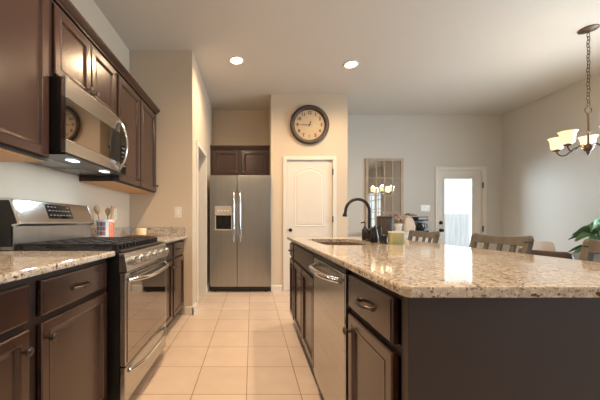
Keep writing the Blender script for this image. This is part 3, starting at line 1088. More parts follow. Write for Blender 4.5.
# ------------------------------------------------------------------ island
FI = Fr((0.42, 0, 0), (0, 1, 0), (-1, 0, 0))
isl_y = [(0.752, 1.203), (1.832, 2.748), (2.749, 3.05)]
base_unit('base_cabinet', 'espresso island cabinet at the near end, with one drawer over one door', FI, 0.757, 1.203, [(0.818, 1.188)], 0.60, (1,), (0.72, 0.98, 0))
base_unit('base_cabinet', 'narrow espresso island cabinet at the far end, by the pantry door', FI, 2.752, 3.05, [(2.775, 3.028)], 0.60, (-1,), (0.72, 2.90, 0))
r = thing('base_cabinet', 'wide espresso island cabinet below the sink, beyond the dishwasher', 'cabinet', (0.72, 2.29, 0))
carcass(FI, 1.835, 2.750, 0.10, 0.884, 0.60, r)
face_frame(FI, 1.835, 2.750, 0.10, 0.884, [2.293], [0.708], r)
obj('false_front', slab_front(FI, 1.86, 2.728, 0.722, 0.857), M_wood, r)
for a, b, k in ((1.86, 2.284, 1), (2.302, 2.728, -1)):
    do = obj('door', panel_door(FI, a, b, 0.118, 0.696), M_wood, r)
    obj('knob', knob_bm(FI, b - 0.032 if k > 0 else a + 0.032, 0.632, 0.02), M_hw, do, True)

dw = thing('dishwasher', 'stainless dishwasher built into the island', 'dishwasher', (0.72, 1.52, 0))
bm = new(); box(bm, 0.43, 1.00, 1.207, 1.829, 0.10, 0.878)
obj('tub', bm, M_black, dw)
bm = new(); box(bm, 0.50, 0.515, 1.21, 1.826, 0.0, 0.10)
obj('toe_panel', bm, M_black, dw)
bm = new(); box(bm, 0.394, 0.428, 1.212, 1.824, 0.105, 0.852, 0.005)
dd = obj('dishwasher_door', bm, M_steel, dw)
bm = new(); box(bm, 0.398, 0.428, 1.212, 1.824, 0.8535, 0.874, 0.003)
obj('control_strip', bm, M_blackgl, dw)
bm = new()
pts = [(0.394 - 0.060 * (1 - abs(-1 + i / 8) ** 3), 1.518 + (-1 + i / 8) * 0.245, 0.812) for i in range(17)]
tube(bm, pts, 0.015, 12)
obj('handle', bm, M_chrome, dd, True)

bm = new()
box(bm, 0.400, 1.05, 0.728, 0.750, 0.0, 0.884, 0.002)
box(bm, 0.400, 0.424, 0.7505, 0.7565, 0.0, 0.884)
ip = tag(obj('island_end_panel', bm, M_panel), 'plain dark espresso end panel closing the near end of the island', 'panel')
bm = new(); box(bm, 1.026, 1.05, 0.7505, 3.05, 0.0, 0.884, 0.001)
tag(obj('island_back_panel', bm, M_panel), 'plain espresso back panel of the island, behind the stools', 'panel')

SK = (0.505, 0.935, 1.94, 2.66)
hole = rrect(SK[0], SK[1], SK[2], SK[3], 0.09)
outline = [(0.376 + 0.02, 0.700)] + [(1.37 - 0.02, 0.700)] + arc(1.35, 0.72, 0.02, -PI / 2, 0, 4)[1:] + \
          arc(1.35, 3.06, 0.02, 0, PI / 2, 4) + arc(0.396, 3.06, 0.02, PI / 2, PI, 4) + arc(0.398, 0.722, 0.022, PI, 1.5 * PI, 6)[:-1]
outline[0] = (0.398, 0.700)
it = thing('granite_countertop', 'large speckled beige granite island top with a sink cut-out', 'countertop', (0.87, 1.89, 0.885))
obj('counter_slab', slab(outline, 0.8855, 0.9155, hole), M_gran, it)
sk = thing('kitchen_sink', 'undermount double sink set into the island granite', 'sink', (0.72, 2.30, 0.70))
ho = lambda g, z: [Vector((x, y, z)) for x, y in rrect(SK[0] - 0.004 + g, SK[1] + 0.004 - g, SK[2] - 0.004 + g, SK[3] + 0.004 - g, 0.09)]
bm = new()
stitch(bm, [ho(-0.012, 0.8848), ho(0.0, 0.8848), ho(0.006, 0.86), ho(0.02, 0.72), ho(0.06, 0.70)], False, True)
stitch(bm, [ho(-0.012, 0.8848), ho(-0.012, 0.875), ho(0.0, 0.86), ho(0.012, 0.712), ho(0.05, 0.692)], False, True)
obj('basin', bm, M_sink, sk, True)
bm = new(); box(bm, SK[0] + 0.022, SK[1] - 0.022, 2.285, 2.315, 0.7005, 0.84, 0.008)
obj('divider', bm, M_sink, sk)
for y in (2.12, 2.48):
    bm = new(); lathe(bm, [(0.042, 0.7005), (0.042, 0.704), (0.03, 0.705), (0.001, 0.702)], (0.72, y, 0), 'Z', 20)
    obj('drain', bm, M_chrome, sk, True)

# faucet
fa = thing('faucet', 'tall dark bronze gooseneck faucet arching over the island sink', 'faucet', (0.965, 2.34, 0.9158))
ZT = 0.9158
fx, fy = 0.965, 2.34
bm = new(); lathe(bm, [(0.030, 0), (0.030, 0.008), (0.022, 0.014), (0.020, 0.07), (0.024, 0.085), (0.020, 0.10), (0.014, 0.106)], (fx, fy, ZT), 'Z', 20)
obj('base', bm, M_fix, fa, True)
bm = new()
R = 0.098
pts = [(fx, fy, ZT + 0.10), (fx, fy, 1.07)] + [(fx - R + R * math.cos(a), fy, 1.163 + R * math.sin(a)) for a in [PI * i / 16 for i in range(17)]] + [(fx - 2 * R - 0.004, fy, 1.145)]
tube(bm, pts, 0.0125, 12)
obj('spout', bm, M_fix, fa, True)
bm = new(); tube(bm, [(fx - 2 * R - 0.004, fy, 1.146), (fx - 2 * R - 0.006, fy, 1.128), (fx - 2 * R - 0.007, fy, 1.118)], [0.014, 0.019, 0.017], 14)
obj('spray_head', bm, M_fix, fa, True)
bm = new()
tube(bm, [(fx, fy - 0.016, ZT + 0.06), (fx, fy - 0.04, ZT + 0.062)], 0.011, 10)
tube(bm, [(fx, fy - 0.04, ZT + 0.060), (fx + 0.012, fy - 0.055, ZT + 0.10), (fx + 0.02, fy - 0.06, ZT + 0.13)], [0.009, 0.007, 0.006], 10)
obj('lever', bm, M_fix, fa, True)

# soap pump, dark pitcher and squat jar around the faucet
sp = thing('soap_dispenser', 'dark bronze pump soap dispenser immediately left of the faucet post', 'dispenser', (1.000, 2.52, ZT))
bm = new(); lathe(bm, [(0.026, 0), (0.028, 0.01), (0.026, 0.09), (0.014, 0.105), (0.011, 0.118)], (1.000, 2.52, ZT), 'Z', 18)
obj('body', bm, M_fix, sp, True)
bm = new(); tube(bm, [(1.000, 2.52, ZT + 0.118), (1.000, 2.52, ZT + 0.150), (0.988, 2.51, ZT + 0.158), (0.958, 2.505, ZT + 0.150)], [0.005, 0.005, 0.007, 0.005], 10)
obj('pump', bm, M_fix, sp, True)
pc = thing('pitcher', 'small black handled pitcher just before the faucet post', 'pitcher', (0.945, 2.20, ZT))
bm = new(); lathe(bm, [(0.026, 0), (0.031, 0.010), (0.031, 0.05), (0.024, 0.080), (0.019, 0.100), (0.021, 0.112), (0.017, 0.112), (0.016, 0.10), (0.016, 0.02), (0.001, 0.018)], (0.945, 2.20, ZT), 'Z', 22)
obj('body', bm, M_fix, pc, True)
bm = new(); tube(bm, [(0.960, 2.20, ZT + 0.108), (0.980, 2.20, ZT + 0.135), (0.992, 2.20, ZT + 0.115), (0.992, 2.20, ZT + 0.07), (0.980, 2.20, ZT + 0.04)], 0.006, 10)
obj('handle', bm, M_fix, pc, True)
jr = thing('lidded_jar', 'short squat black jar below the speckled canister', 'jar', (0.975, 2.105, ZT))
bm = new(); lathe(bm, [(0.026, 0), (0.030, 0.006), (0.024, 0.02), (0.026, 0.05), (0.024, 0.052), (0.001, 0.052)], (0.975, 2.105, ZT), 'Z', 20)
obj('body', bm, M_fix, jr, True)
bm = new(); lathe(bm, [(0.026, 0.0525), (0.027, 0.058), (0.016, 0.064), (0.006, 0.068), (0.007, 0.074), (0.001, 0.076)], (0.975, 2.105, ZT), 'Z', 20)
obj('lid', bm, M_fix, jr, True)

# speckled canister
cn = thing('stone_canister', 'large dark speckled canister behind the green candle on the island', 'canister', (1.12, 2.40, ZT))
cr = lambda g, z: [Vector((x, y, z)) for x, y in rrect(1.065 - g, 1.180 + g, 2.355 - g, 2.455 + g, 0.035)]
bm = new(); stitch(bm, [cr(-0.006, ZT), cr(-0.002, ZT + 0.006), cr(0.002, ZT + 0.185), cr(0.0, ZT + 0.19)])
obj('body', bm, M_stone, cn, True)
bm = new(); stitch(bm, [cr(0.003, ZT + 0.1905), cr(0.004, ZT + 0.203), cr(-0.004, ZT + 0.211)])
obj('lid', bm, M_stone, cn, True)

# green candle
gcx0, gcx1, gcy0, gcy1 = 0.987, 1.085, 2.02, 2.075
gc = thing('glass_candle', 'square yellow-green candle in a pale-rimmed glass on the island', 'candle', (1.036, 2.047, ZT))
cr2 = lambda g, z: [Vector((x, y, z)) for x, y in rrect(gcx0 - g, gcx1 + g, gcy0 - g, gcy1 + g, 0.014)]
bm = new(); stitch(bm, [cr2(-0.003, ZT), cr2(0, ZT + 0.004), cr2(0, ZT + 0.080), cr2(-0.004, ZT + 0.080)])
obj('wax', bm, M_greenglass, gc, True)
bm = new(); stitch(bm, [cr2(0.0005, ZT + 0.0805), cr2(0.0005, ZT + 0.092), cr2(-0.004, ZT + 0.092), cr2(-0.004, ZT + 0.0805)], False, False)
obj('glass_rim', bm, M_plasw, gc, True, 'pale glass rim')

# ------------------------------------------------------------------ switch plates, clock
bm = new()
FS = Fr((0, YS, 0), (1, 0, 0), (0, -1, 0))
r = thing('light_switch', 'ivory light switch plate on the kitchen end wall', 'switch', (-0.858, YS, 1.185))
FS.box(bm, -0.898, -0.818, 1.122, 1.248, 0.0005, 0.006, 0.002)
obj('wall_plate', bm, M_plate, r)
bm = new(); FS.box(bm, -0.872, -0.844, 1.152, 1.218, 0.0062, 0.010, 0.001)
obj('rocker', bm, M_plasw, r)
r = thing('light_switch', 'wide white triple switch plate on the back wall beside the exit door', 'switch', (3.20, YB, 1.33))
bm = new(); FE.box(bm, 3.12, 3.285, 1.27, 1.39, 0.0005, 0.006, 0.002)
obj('wall_plate', bm, M_plasw, r)
for i in range(3):
    bm = new(); FE.box(bm, 3.142 + i * 0.046, 3.170 + i * 0.046, 1.298, 1.362, 0.0062, 0.010, 0.001)
    obj('rocker', bm, M_cerwhite, r)
ot = thing('wall_outlet', 'ivory outlet plate on the left wall above the crock counter', 'outlet', (XL, 2.95, 1.16))
FO = Fr((XL, 0, 0), (0, 1, 0), (1, 0, 0))
bm = new(); FO.box(bm, 2.915, 2.985, 1.10, 1.215, 0.0005, 0.006, 0.002)
obj('wall_plate', bm, M_plate, ot)
bm = new()
for z in (1.118, 1.165):
    FO.box(bm, 2.934, 2.966, z, z + 0.034, 0.0062, 0.008, 0.001)
obj('socket', bm, M_cerwhite, ot)

ck = thing('wall_clock', 'round wall clock with dark brown rim and cream face above the pantry door', 'clock', (0.887, YP, 2.574))
CC = (0.887, YP, 2.574)
bm = new(); lathe(bm, [(0.285, -0.0005), (0.300, -0.012), (0.303, -0.035), (0.292, -0.048), (0.272, -0.054), (0.255, -0.050), (0.240, -0.040), (0.233, -0.028), (0.231, -0.012)], CC, 'Y', 56, True, False)
obj('rim', bm, M_clockrim, ck, True)
bm = new(); lathe(bm, [(0.2325, -0.010), (0.2325, -0.016), (0.001, -0.016)], CC, 'Y', 48)
obj('clock_face', bm, M_face, ck)
# numerals as one mesh
allbm = new()
for h in range(1, 13):
    cu = bpy.data.curves.new('numeral', 'FONT')
    cu.body = str(h)
    cu.size = 0.066
    cu.align_x = 'CENTER'
    cu.align_y = 'CENTER'
    cu.extrude = 0.0008
    cu.offset = 0.0022
    to = bpy.data.objects.new('numeral', cu)
    COL.objects.link(to)
    dg = bpy.context.evaluated_depsgraph_get()
    me = to.evaluated_get(dg).to_mesh()
    a = PI / 2 - 2 * PI * h / 12
    M = Matrix.Translation((CC[0] + 0.185 * math.cos(a), YP - 0.0175, CC[2] + 0.185 * math.sin(a))) @ Matrix.Rotation(PI / 2, 4, 'X')
    me.transform(M)
    allbm.from_mesh(me)
    to.evaluated_get(dg).to_mesh_clear()
    bpy.data.objects.remove(to)
    bpy.data.curves.remove(cu)
obj('numerals', allbm, M_ink, ck)
for ang, L, wd, nm, yy in ((PI, 0.165, 0.010, 'minute_hand', 0.0215), (PI / 2 - 2 * PI * (12.75 % 12) / 12, 0.075, 0.016, 'hour_hand', 0.0195)):
    bm = new()
    dx, dz = math.cos(ang), math.sin(ang)
    px_, pz_ = -dz, dx
    P = lambda l, s: (CC[0] + dx * l + px_ * s, CC[2] + dz * l + pz_ * s)
    poly = [P(-0.03, -wd / 3), P(L * 0.6, -wd / 2), P(L, 0), P(L * 0.6, wd / 2), P(-0.03, wd / 3)]
    prism(bm, poly, 'Y', YP - yy, YP - yy - 0.0012)
    obj(nm, bm, M_ink, ck)

# ------------------------------------------------------------------ recessed ceiling lights
def downlight(x, y, label, power):
    r = thing('recessed_light', label, 'ceiling light', (x, y, CEIL), 'recessed kitchen lights')
    bm = new(); lathe(bm, [(0.095, -0.0005), (0.095, -0.006), (0.085, -0.010), (0.070, -0.006), (0.070, -0.0005)], (x, y, CEIL), 'Z', 32, False, False)
    obj('trim_ring', bm, M_plasw, r, True)
    bm = new(); lathe(bm, [(0.0695, -0.0006), (0.0695, -0.004), (0.001, -0.0045)], (x, y, CEIL), 'Z', 32)
    obj('diffuser', bm, M_bulb, r, True)
    l = bpy.data.lights.new('bulb_light', 'SPOT')
    l.energy = power
    l.color = WARM
    l.spot_size = math.radians(165)
    l.spot_blend = 0.9
    l.shadow_soft_size = 0.07
    lo = bpy.data.objects.new('bulb_light', l)
    COL.objects.link(lo)
    lo.parent = r
    lo.location = (0, 0, -0.03)
    return r


PW = 92
downlight(-0.19, 3.50, 'recessed ceiling light before the refrigerator, lit', PW)
downlight(1.247, 3.59, 'recessed ceiling light above and before the wall clock, lit', PW)
downlight(-0.19, 1.55, 'recessed ceiling light over the aisle beside the range, lit', PW * 1.7)
downlight(1.247, 1.55, 'recessed ceiling light over the island, lit', PW * 0.8)
downlight(-0.19, -0.55, 'recessed ceiling light over the near aisle, lit', PW)

# ------------------------------------------------------------------ chandelier
HX, HY = 3.458, 2.93
ch = thing('chandelier', 'bronze five-arm chandelier with glowing cream bell shades over the dining table', 'chandelier', (HX, HY, 1.80))
bm = new(); lathe(bm, [(0.075, CEIL - 0.0005), (0.075, CEIL - 0.012), (0.05, CEIL - 0.022), (0.014, CEIL - 0.03), (0.006, CEIL - 0.045)], (HX, HY, 0), 'Z', 28)
obj('canopy', bm, M_bronze2, ch, True)
bm = new()
z = CEIL - 0.045
k = 0
while z > 2.265:
    lk = []
    for i in range(12):
        a = 2 * PI * i / 12
        u, v = 0.012 * math.cos(a), 0.024 * math.sin(a)
        off = 0.004 * math.sin(k * 1.7)
        lk.append((HX + off + (u if k % 2 else 0), HY + (0 if k % 2 else u), z - 0.018 + v))
    tube(bm, lk, 0.0034, 6, True)
    z -= 0.036
    k += 1
obj('chain', bm, M_bronze2, ch, True)
bm = new(); tube(bm, [(HX + 0.035 * math.cos(2 * PI * i / 20), HY, 2.222 + 0.035 * math.sin(2 * PI * i / 20)) for i in range(20)], 0.005, 8, True)
obj('ring', bm, M_bronze2, ch, True)
bm = new()
lathe(bm, [(0.006, 2.19), (0.012, 2.18), (0.008, 2.16), (0.009, 2.02), (0.014, 2.012), (0.014, 2.0), (0.009, 1.99), (0.009, 1.88), (0.022, 1.87), (0.030, 1.85), (0.036, 1.83),
           (0.030, 1.81), (0.016, 1.80), (0.018, 1.79), (0.008, 1.775), (0.001, 1.77)], (HX, HY, 0), 'Z', 20)
obj('stem', bm, M_bronze2, ch, True)
RA = 0.235
for i in range(5):
    a = math.radians(185 - 72 * i)
    c, s = math.cos(a), math.sin(a)
    P = lambda r_, z_: (HX + c * r_, HY + s * r_, z_)
    bm = new()
    ctl = [(0.025, 1.845), (0.06, 1.865), (0.10, 1.855), (0.135, 1.82), (0.165, 1.795), (0.195, 1.793), (0.216, 1.808), (RA, 1.835), (RA, 1.85)]
    tube(bm, [P(*q_) for q_ in ctl], 0.0065, 8)
    arm = obj('arm', bm, M_bronze2, ch, True)
    bm = new(); lathe(bm, [(0.010, 1.848), (0.034, 1.858), (0.036, 1.868), (0.014, 1.872), (0.014, 1.900)], P(RA, 0), 'Z', 18)
    obj('socket_cup', bm, M_bronze2, arm, True)
    bm = new()
    lathe(bm, [(0.028, 1.8725), (0.046, 1.876), (0.053, 1.895), (0.055, 1.93), (0.058, 1.96), (0.065, 1.982), (0.075, 1.996), (0.071, 1.996), (0.061, 1.981), (0.054, 1.958), (0.051, 1.93), (0.049, 1.897), (0.044, 1.880), (0.028, 1.8765)],
          P(RA, 0), 'Z', 28, False, False)
    obj('lamp_shade', bm, M_shade, arm, True)
    bm = new(); lathe(bm, [(0.008, 1.9005), (0.022, 1.925), (0.026, 1.945), (0.018, 1.967), (0.001, 1.975)], P(RA, 0), 'Z', 14)
    obj('bulb', bm, M_glow, arm, True)
    l = bpy.data.lights.new('bulb_light', 'POINT')
    l.energy = 2.2
    l.color = (1.0, 0.78, 0.50)
    l.shadow_soft_size = 0.03
    lo = bpy.data.objects.new('bulb_light', l); COL.objects.link(lo)
    lo.parent = ch
    lo.location = Vector(P(RA, 2.0)) - ch.location

# ------------------------------------------------------------------ counter stools (built facing -X, back towards +X)
def make_stool():
    r = thing('counter_stool', '', 'stool', (0, 0, 0), 'counter stools along the island')
    SW = 0.42
    bm = new()
    rr = lambda g, z: [Vector((x, y, z)) for x, y in rrect(-0.20 + g, 0.20 - g, -SW / 2 + g, SW / 2 - g, 0.03)]
    stitch(bm, [rr(0.008, 0.605), rr(0, 0.612), rr(0, 0.636), rr(0.01, 0.645)])
    obj('seat', bm, M_greywood, r)
    for sy in (-1, 1):
        bm = new(); beam(bm, (-0.205, sy * 0.195, 0.0), (-0.175, sy * 0.175, 0.604), 0.034, 0.034, 0.042, 0.042)
        obj('leg', bm, M_greywood, r)
        bm = new(); beam(bm, (0.215, sy * 0.195, 0.0), (0.175, sy * 0.175, 0.604), 0.034, 0.034, 0.042, 0.042)
        obj('leg', bm, M_greywood, r)
        bm = new()
        pts = [(0.185, sy * 0.190, 0.6455), (0.20, sy * 0.195, 0.78), (0.250, sy * 0.203, 0.975)]
        beam(bm, pts[0], pts[1], 0.036, 0.03)
        beam(bm, pts[1], pts[2], 0.036, 0.03, 0.030, 0.028)
        tube(bm, [Vector(pts[2]) + Vector((-0.006, 0, -0.02)), Vector(pts[2]) + Vector((0.0, 0, 0.0)), Vector(pts[2]) + Vector((0.003, 0, 0.012)), Vector(pts[2]) + Vector((0.004, 0, 0.018))],
             [0.021, 0.021, 0.017, 0.008], 12)
        obj('back_post', bm, M_greywood, r)
    # curved top rail
    def rail(z0, z1, bow, th, x0, nm):
        bm = new()
        rings = []
        n = 12
        for i in range(n + 1):
            t = -1 + 2 * i / n
            y = t * 0.19
            x = x0 + bow * (1 - t * t)
            zt = z1 - 0.012 * (1 - t * t)
            tilt = 0.012
            rings.append([Vector((x - th / 2, y, z0)), Vector((x + th / 2, y, z0)), Vector((x + th / 2 + tilt, y, zt)), Vector((x - th / 2 + tilt, y, zt))])
        stitch(bm, rings)
        obj(nm, bm, M_greywood, r)
    rail(0.930, 0.990, 0.020, 0.020, 0.234, 'top_rail')
    rail(0.735, 0.775, 0.018, 0.020, 0.196, 'lower_rail')
    for y in (-0.10, 0.0, 0.10):
        bow = 0.019 * (1 - (y / 0.19) ** 2)
        bm = new(); beam(bm, (0.199 + bow, y, 0.774), (0.236 + bow, y, 0.931), 0.030, 0.012)
        obj('slat', bm, M_greywood, r)
    bm = new()
    for sy in (-1, 1):
        beam(bm, (-0.195, sy * 0.188, 0.20), (0.20, sy * 0.188, 0.20), 0.02, 0.03, side=Vector((0, 1, 0)))
    beam(bm, (-0.192, -0.185, 0.26), (-0.192, 0.185, 0.26), 0.022, 0.034, side=Vector((1, 0, 0)))
    obj('stretcher', bm, M_greywood, r)
    return r


st0 = make_stool()
spots = [(1.165, 'grey wooden counter stool at the near right, cut by the photo edge'),
         (1.865, 'grey wooden slat-back counter stool beside the exit door, middle of the three'),
         (2.69, 'grey wooden counter stool farthest along the island, before the coffee maker')]
for i, (y, lab) in enumerate(spots):
    s_ = st0 if i == 0 else dup(st0)
    s_.location = (1.37, y, 0)
    s_['label'] = lab

# ------------------------------------------------------------------ dining set
dt = thing('dining_table', 'round dark wooden dining table below the chandelier, mostly hidden by chairs', 'table', (3.42, 2.80, 0))
bm = new(); lathe(bm, [(0.44, 0.695), (0.50, 0.70), (0.505, 0.715), (0.495, 0.725), (0.001, 0.725)], (3.42, 2.80, 0), 'Z', 40)
obj('tabletop', bm, M_tablewood, dt)
bm = new(); lathe(bm, [(0.05, 0.06), (0.07, 0.10), (0.05, 0.20), (0.06, 0.40), (0.045, 0.60), (0.12, 0.694)], (3.42, 2.80, 0), 'Z', 24)
obj('pedestal', bm, M_tablewood, dt, True)
for k in range(4):
    a = PI / 4 + k * PI / 2
    bm = new(); beam(bm, (3.42 + 0.03 * math.cos(a), 2.80 + 0.03 * math.sin(a), 0.10), (3.42 + 0.34 * math.cos(a), 2.80 + 0.34 * math.sin(a), 0.025), 0.07, 0.07, 0.05, 0.05)
    obj('foot', bm, M_tablewood, dt)


def shell_chair(label, cx, cy, rot, top, m, half, dip):
    """upholstered chair with a wrap-round back; local +X is the back side"""
    r = thing('dining_chair', label, 'chair', (0, 0, 0), 'chairs round the dining table')
    bm = new()
    lathe(bm, [(0.20, 0.38), (0.225, 0.39), (0.235, 0.42), (0.225, 0.455), (0.19, 0.468), (0.001, 0.47)], (0, 0, 0), 'Z', 32)
    obj('seat', bm, m, r, True)
    bm = new()
    n = 24
    rings = []
    for i in range(n + 1):
        t = -1 + 2 * i / n
        a = t * half
        e = abs(t)
        zt = top - dip * (1 - e) ** 1.0 * (1 if dip > 0 else 1)
        zt = zt - 0.10 * max(0, (e - 0.86) / 0.14) ** 2
        ring = []
        for rr_, zz in ((0.24, 0.40), (0.275, 0.40), (0.285, zt - 0.02), (0.275, zt), (0.255, zt), (0.245, zt - 0.02)):
            ring.append(Vector((rr_ * math.cos(a), rr_ * math.sin(a), zz)))
        rings.append(ring)
    stitch(bm, rings)
    obj('backrest', bm, m, r, True)
    for sx in (-1, 1):
        for sy in (-1, 1):
            bm = new(); beam(bm, (sx * 0.19, sy * 0.19, 0), (sx * 0.14, sy * 0.14, 0.379), 0.028, 0.028, 0.036, 0.036)
            obj('leg', bm, M_tablewood, r)
    r.location = (cx, cy, 0)
    r.rotation_euler = (0, 0, rot)
    return r


shell_chair('dark brown leather wrap-back dining chair between the middle and near stools', 2.78, 2.56, PI - 0.1, 0.825, M_darkleather, 1.15, 0.0)
shell_chair('beige upholstered dining chair beyond the dark brown one, against the right wall', 3.70, 3.54, PI / 2, 0.815, M_beigefab, 1.0, -0.01)

# ------------------------------------------------------------------ floor plant
pl = thing('potted_plant', 'leafy green plant by the right wall beyond the near stool', 'plant', (4.32, 3.50, 0))
bm = new(); lathe(bm, [(0.11, 0), (0.14, 0.02), (0.18, 0.30), (0.19, 0.34), (0.175, 0.34), (0.165, 0.31), (0.13, 0.29)], (4.32, 3.50, 0), 'Z', 28, True, False)
obj('pot', bm, M_pot, pl, True)
bm = new(); lathe(bm, [(0.163, 0.29), (0.163, 0.305), (0.001, 0.31)], (4.32, 3.50, 0), 'Z', 24)
obj('soil', bm, M_soil, pl)
stems = new()
rnd = random.Random(5)
leaves = []


def leaf_bm(base, direction, L, W, droop, roll=0.0):
    bm = new()
    d = Vector(direction).normalized()
    side = d.cross(Vector((0, 0, 1))).normalized()
    side = Matrix.Rotation(roll, 3, d) @ side
    up = side.cross(d)
    n = 10
    cent, left, right = [], [], []
    for i in range(n + 1):
        t = i / n
        w_ = W * (math.sin(PI * t ** 0.75) ** 0.9) * 0.5
        p = Vector(base) + d * L * t + Vector((0, 0, -droop * t * t * L)) + up * 0.12 * L * math.sin(PI * t) * 0.5
        cent.append(p)
        left.append(p + side * w_ + up * w_ * 0.28)
        right.append(p - side * w_ + up * w_ * 0.28)
    th = Vector((0, 0, -0.0015))
    rings = []
    for l_, c_, r_ in zip(left, cent, right):
        rings.append([l_, c_, r_, r_ + th, c_ + th, l_ + th])
    stitch(bm, rings)
    return bm


for k in range(60):
    a = 2 * PI * k * 0.382 + 0.4
    hgt = 0.68 + 0.42 * ((k * 7) % 60) / 60
    rad = 0.03 + 0.09 * rnd.random()
    tip = Vector((4.32 + rad * math.cos(a), 3.50 + rad * math.sin(a), hgt))
    root = Vector((4.32 + 0.05 * math.cos(a), 3.50 + 0.05 * math.sin(a), 0.30))
    mid = (tip + root) / 2 + Vector((-0.02 * math.cos(a), -0.02 * math.sin(a), 0.05))
    bm = new(); tube(bm, [root, mid, tip], [0.007, 0.005, 0.004], 6)
    obj('stem', bm, M_stem, pl, True)
    L = min(0.20 + 0.10 * rnd.random(), 0.305 - rad)
    bm = leaf_bm(tip, (math.cos(a), math.sin(a), 0.15 - 0.25 * rnd.random()), L, 0.075 + 0.03 * rnd.random(), 0.3 + 0.4 * rnd.random(), rnd.choice((-1, 1)) * rnd.uniform(0.3, 0.9))
    obj('leaf', bm, M_leaf, pl, True)

# ------------------------------------------------------------------ sideboard and its things on the back wall
SX0, SX1, SY0, SY1, SZ = 2.02, 3.28, 4.84, 5.245, 0.895
sb = thing('sideboard', 'white sideboard against the back wall, carrying mirror and coffee maker', 'sideboard', ((SX0 + SX1) / 2, (SY0 + SY1) / 2, 0))
bm = new(); box(bm, SX0 + 0.015, SX1 - 0.015, SY0 + 0.02, SY1, 0.08, SZ - 0.03)
obj('body', bm, M_sidebd, sb)
bm = new(); box(bm, SX0, SX1, SY0, SY1, SZ - 0.0295, SZ, 0.004)
obj('top_board', bm, M_sidebd, sb)
FSB = Fr((0, SY0 + 0.02, 0), (1, 0, 0), (0, -1, 0))
for k in range(3):
    a = SX0 + 0.03 + k * 0.402
    do = obj('door', panel_door(FSB, a, a + 0.392, 0.10, SZ - 0.05, 0.0005, 0.018), M_sidebd, sb)
    obj('knob', knob_bm(FSB, a + 0.35, 0.55, 0.018), M_bronze, do, True)
for x in (SX0 + 0.05, SX1 - 0.05):
    for y in (SY0 + 0.05, SY1 - 0.05):
        bm = new(); box(bm, x - 0.025, x + 0.025, y - 0.025, y + 0.025, 0, 0.0795)
        obj('leg', bm, M_sidebd, sb)

# windowpane mirror standing on the sideboard
MX0, MX1, MZ0, MZ1 = 2.095, 2.785, SZ + 0.001, 2.245
mr = thing('windowpane_mirror', 'tall paned mirror in a pale wooden frame on the back wall', 'mirror', ((MX0 + MX1) / 2, YB - 0.02, MZ0))
FW = Fr((0, YB, 0), (1, 0, 0), (0, -1, 0))
bm = new()
fw_ = 0.045
FW.box(bm, MX0, MX0 + fw_, MZ0, MZ1, 0.001, 0.035, 0.004)
FW.box(bm, MX1 - fw_, MX1, MZ0, MZ1, 0.001, 0.035, 0.004)
FW.box(bm, MX0 + fw_, MX1 - fw_, MZ0, MZ0 + fw_, 0.001, 0.035, 0.004)
FW.box(bm, MX0 + fw_, MX1 - fw_, MZ1 - fw_, MZ1, 0.001, 0.035, 0.004)
obj('frame', bm, M_mirframe, mr)
bm = new()
for i in (1, 2, 3):
    x = MX0 + fw_ + (MX1 - MX0 - 2 * fw_) * i / 4
    FW.box(bm, x - 0.008, x + 0.008, MZ0 + fw_, MZ1 - fw_, 0.0125, 0.024)
for i in (1, 2, 3):
    z = MZ0 + fw_ + (MZ1 - MZ0 - 2 * fw_) * i / 4
    FW.box(bm, MX0 + fw_, MX1 - fw_, z - 0.006, z + 0.006, 0.0125, 0.022)
obj('muntins', bm, M_mirframe, mr)
bm = new(); FW.box(bm, MX0 + fw_, MX1 - fw_, MZ0 + fw_, MZ1 - fw_, 0.006, 0.012)
obj('mirror_glass', bm, M_mirror, mr)

ZS = SZ + 0.0005
# white cup planter with dried flowers
cp_ = thing('flower_cup', 'white cup of dusty pink dried flowers on the sideboard', 'planter', (2.56, 4.99, ZS))
bm = new(); lathe(bm, [(0.045, 0), (0.052, 0.008), (0.070, 0.145), (0.066, 0.150), (0.060, 0.14), (0.045, 0.02), (0.001, 0.018)], (2.56, 4.99, ZS), 'Z', 24)
obj('cup', bm, M_cerwhite, cp_, True)
for k in range(9):
    a = k * 2.4
    rr_ = 0.02 + 0.055 * (k / 9)
    top = Vector((2.56 + rr_ * math.cos(a), 4.99 + rr_ * math.sin(a), ZS + 0.27 - 0.07 * (k / 9)))
    bm = new(); tube(bm, [(2.56 + 0.01 * math.cos(a), 4.99 + 0.01 * math.sin(a), ZS + 0.03), top], 0.003, 5)
    st_ = obj('stem', bm, M_stem, cp_)
    bm = new(); bmesh.ops.create_icosphere(bm, subdivisions=2, radius=0.028)
    for v in bm.verts:
        v.co *= 1 + 0.25 * math.sin(v.co.x * 300 + k) * math.cos(v.co.z * 260)
    bmesh.ops.translate(bm, verts=bm.verts, vec=top)
    obj('blossom', bm, M_flower, st_, True)

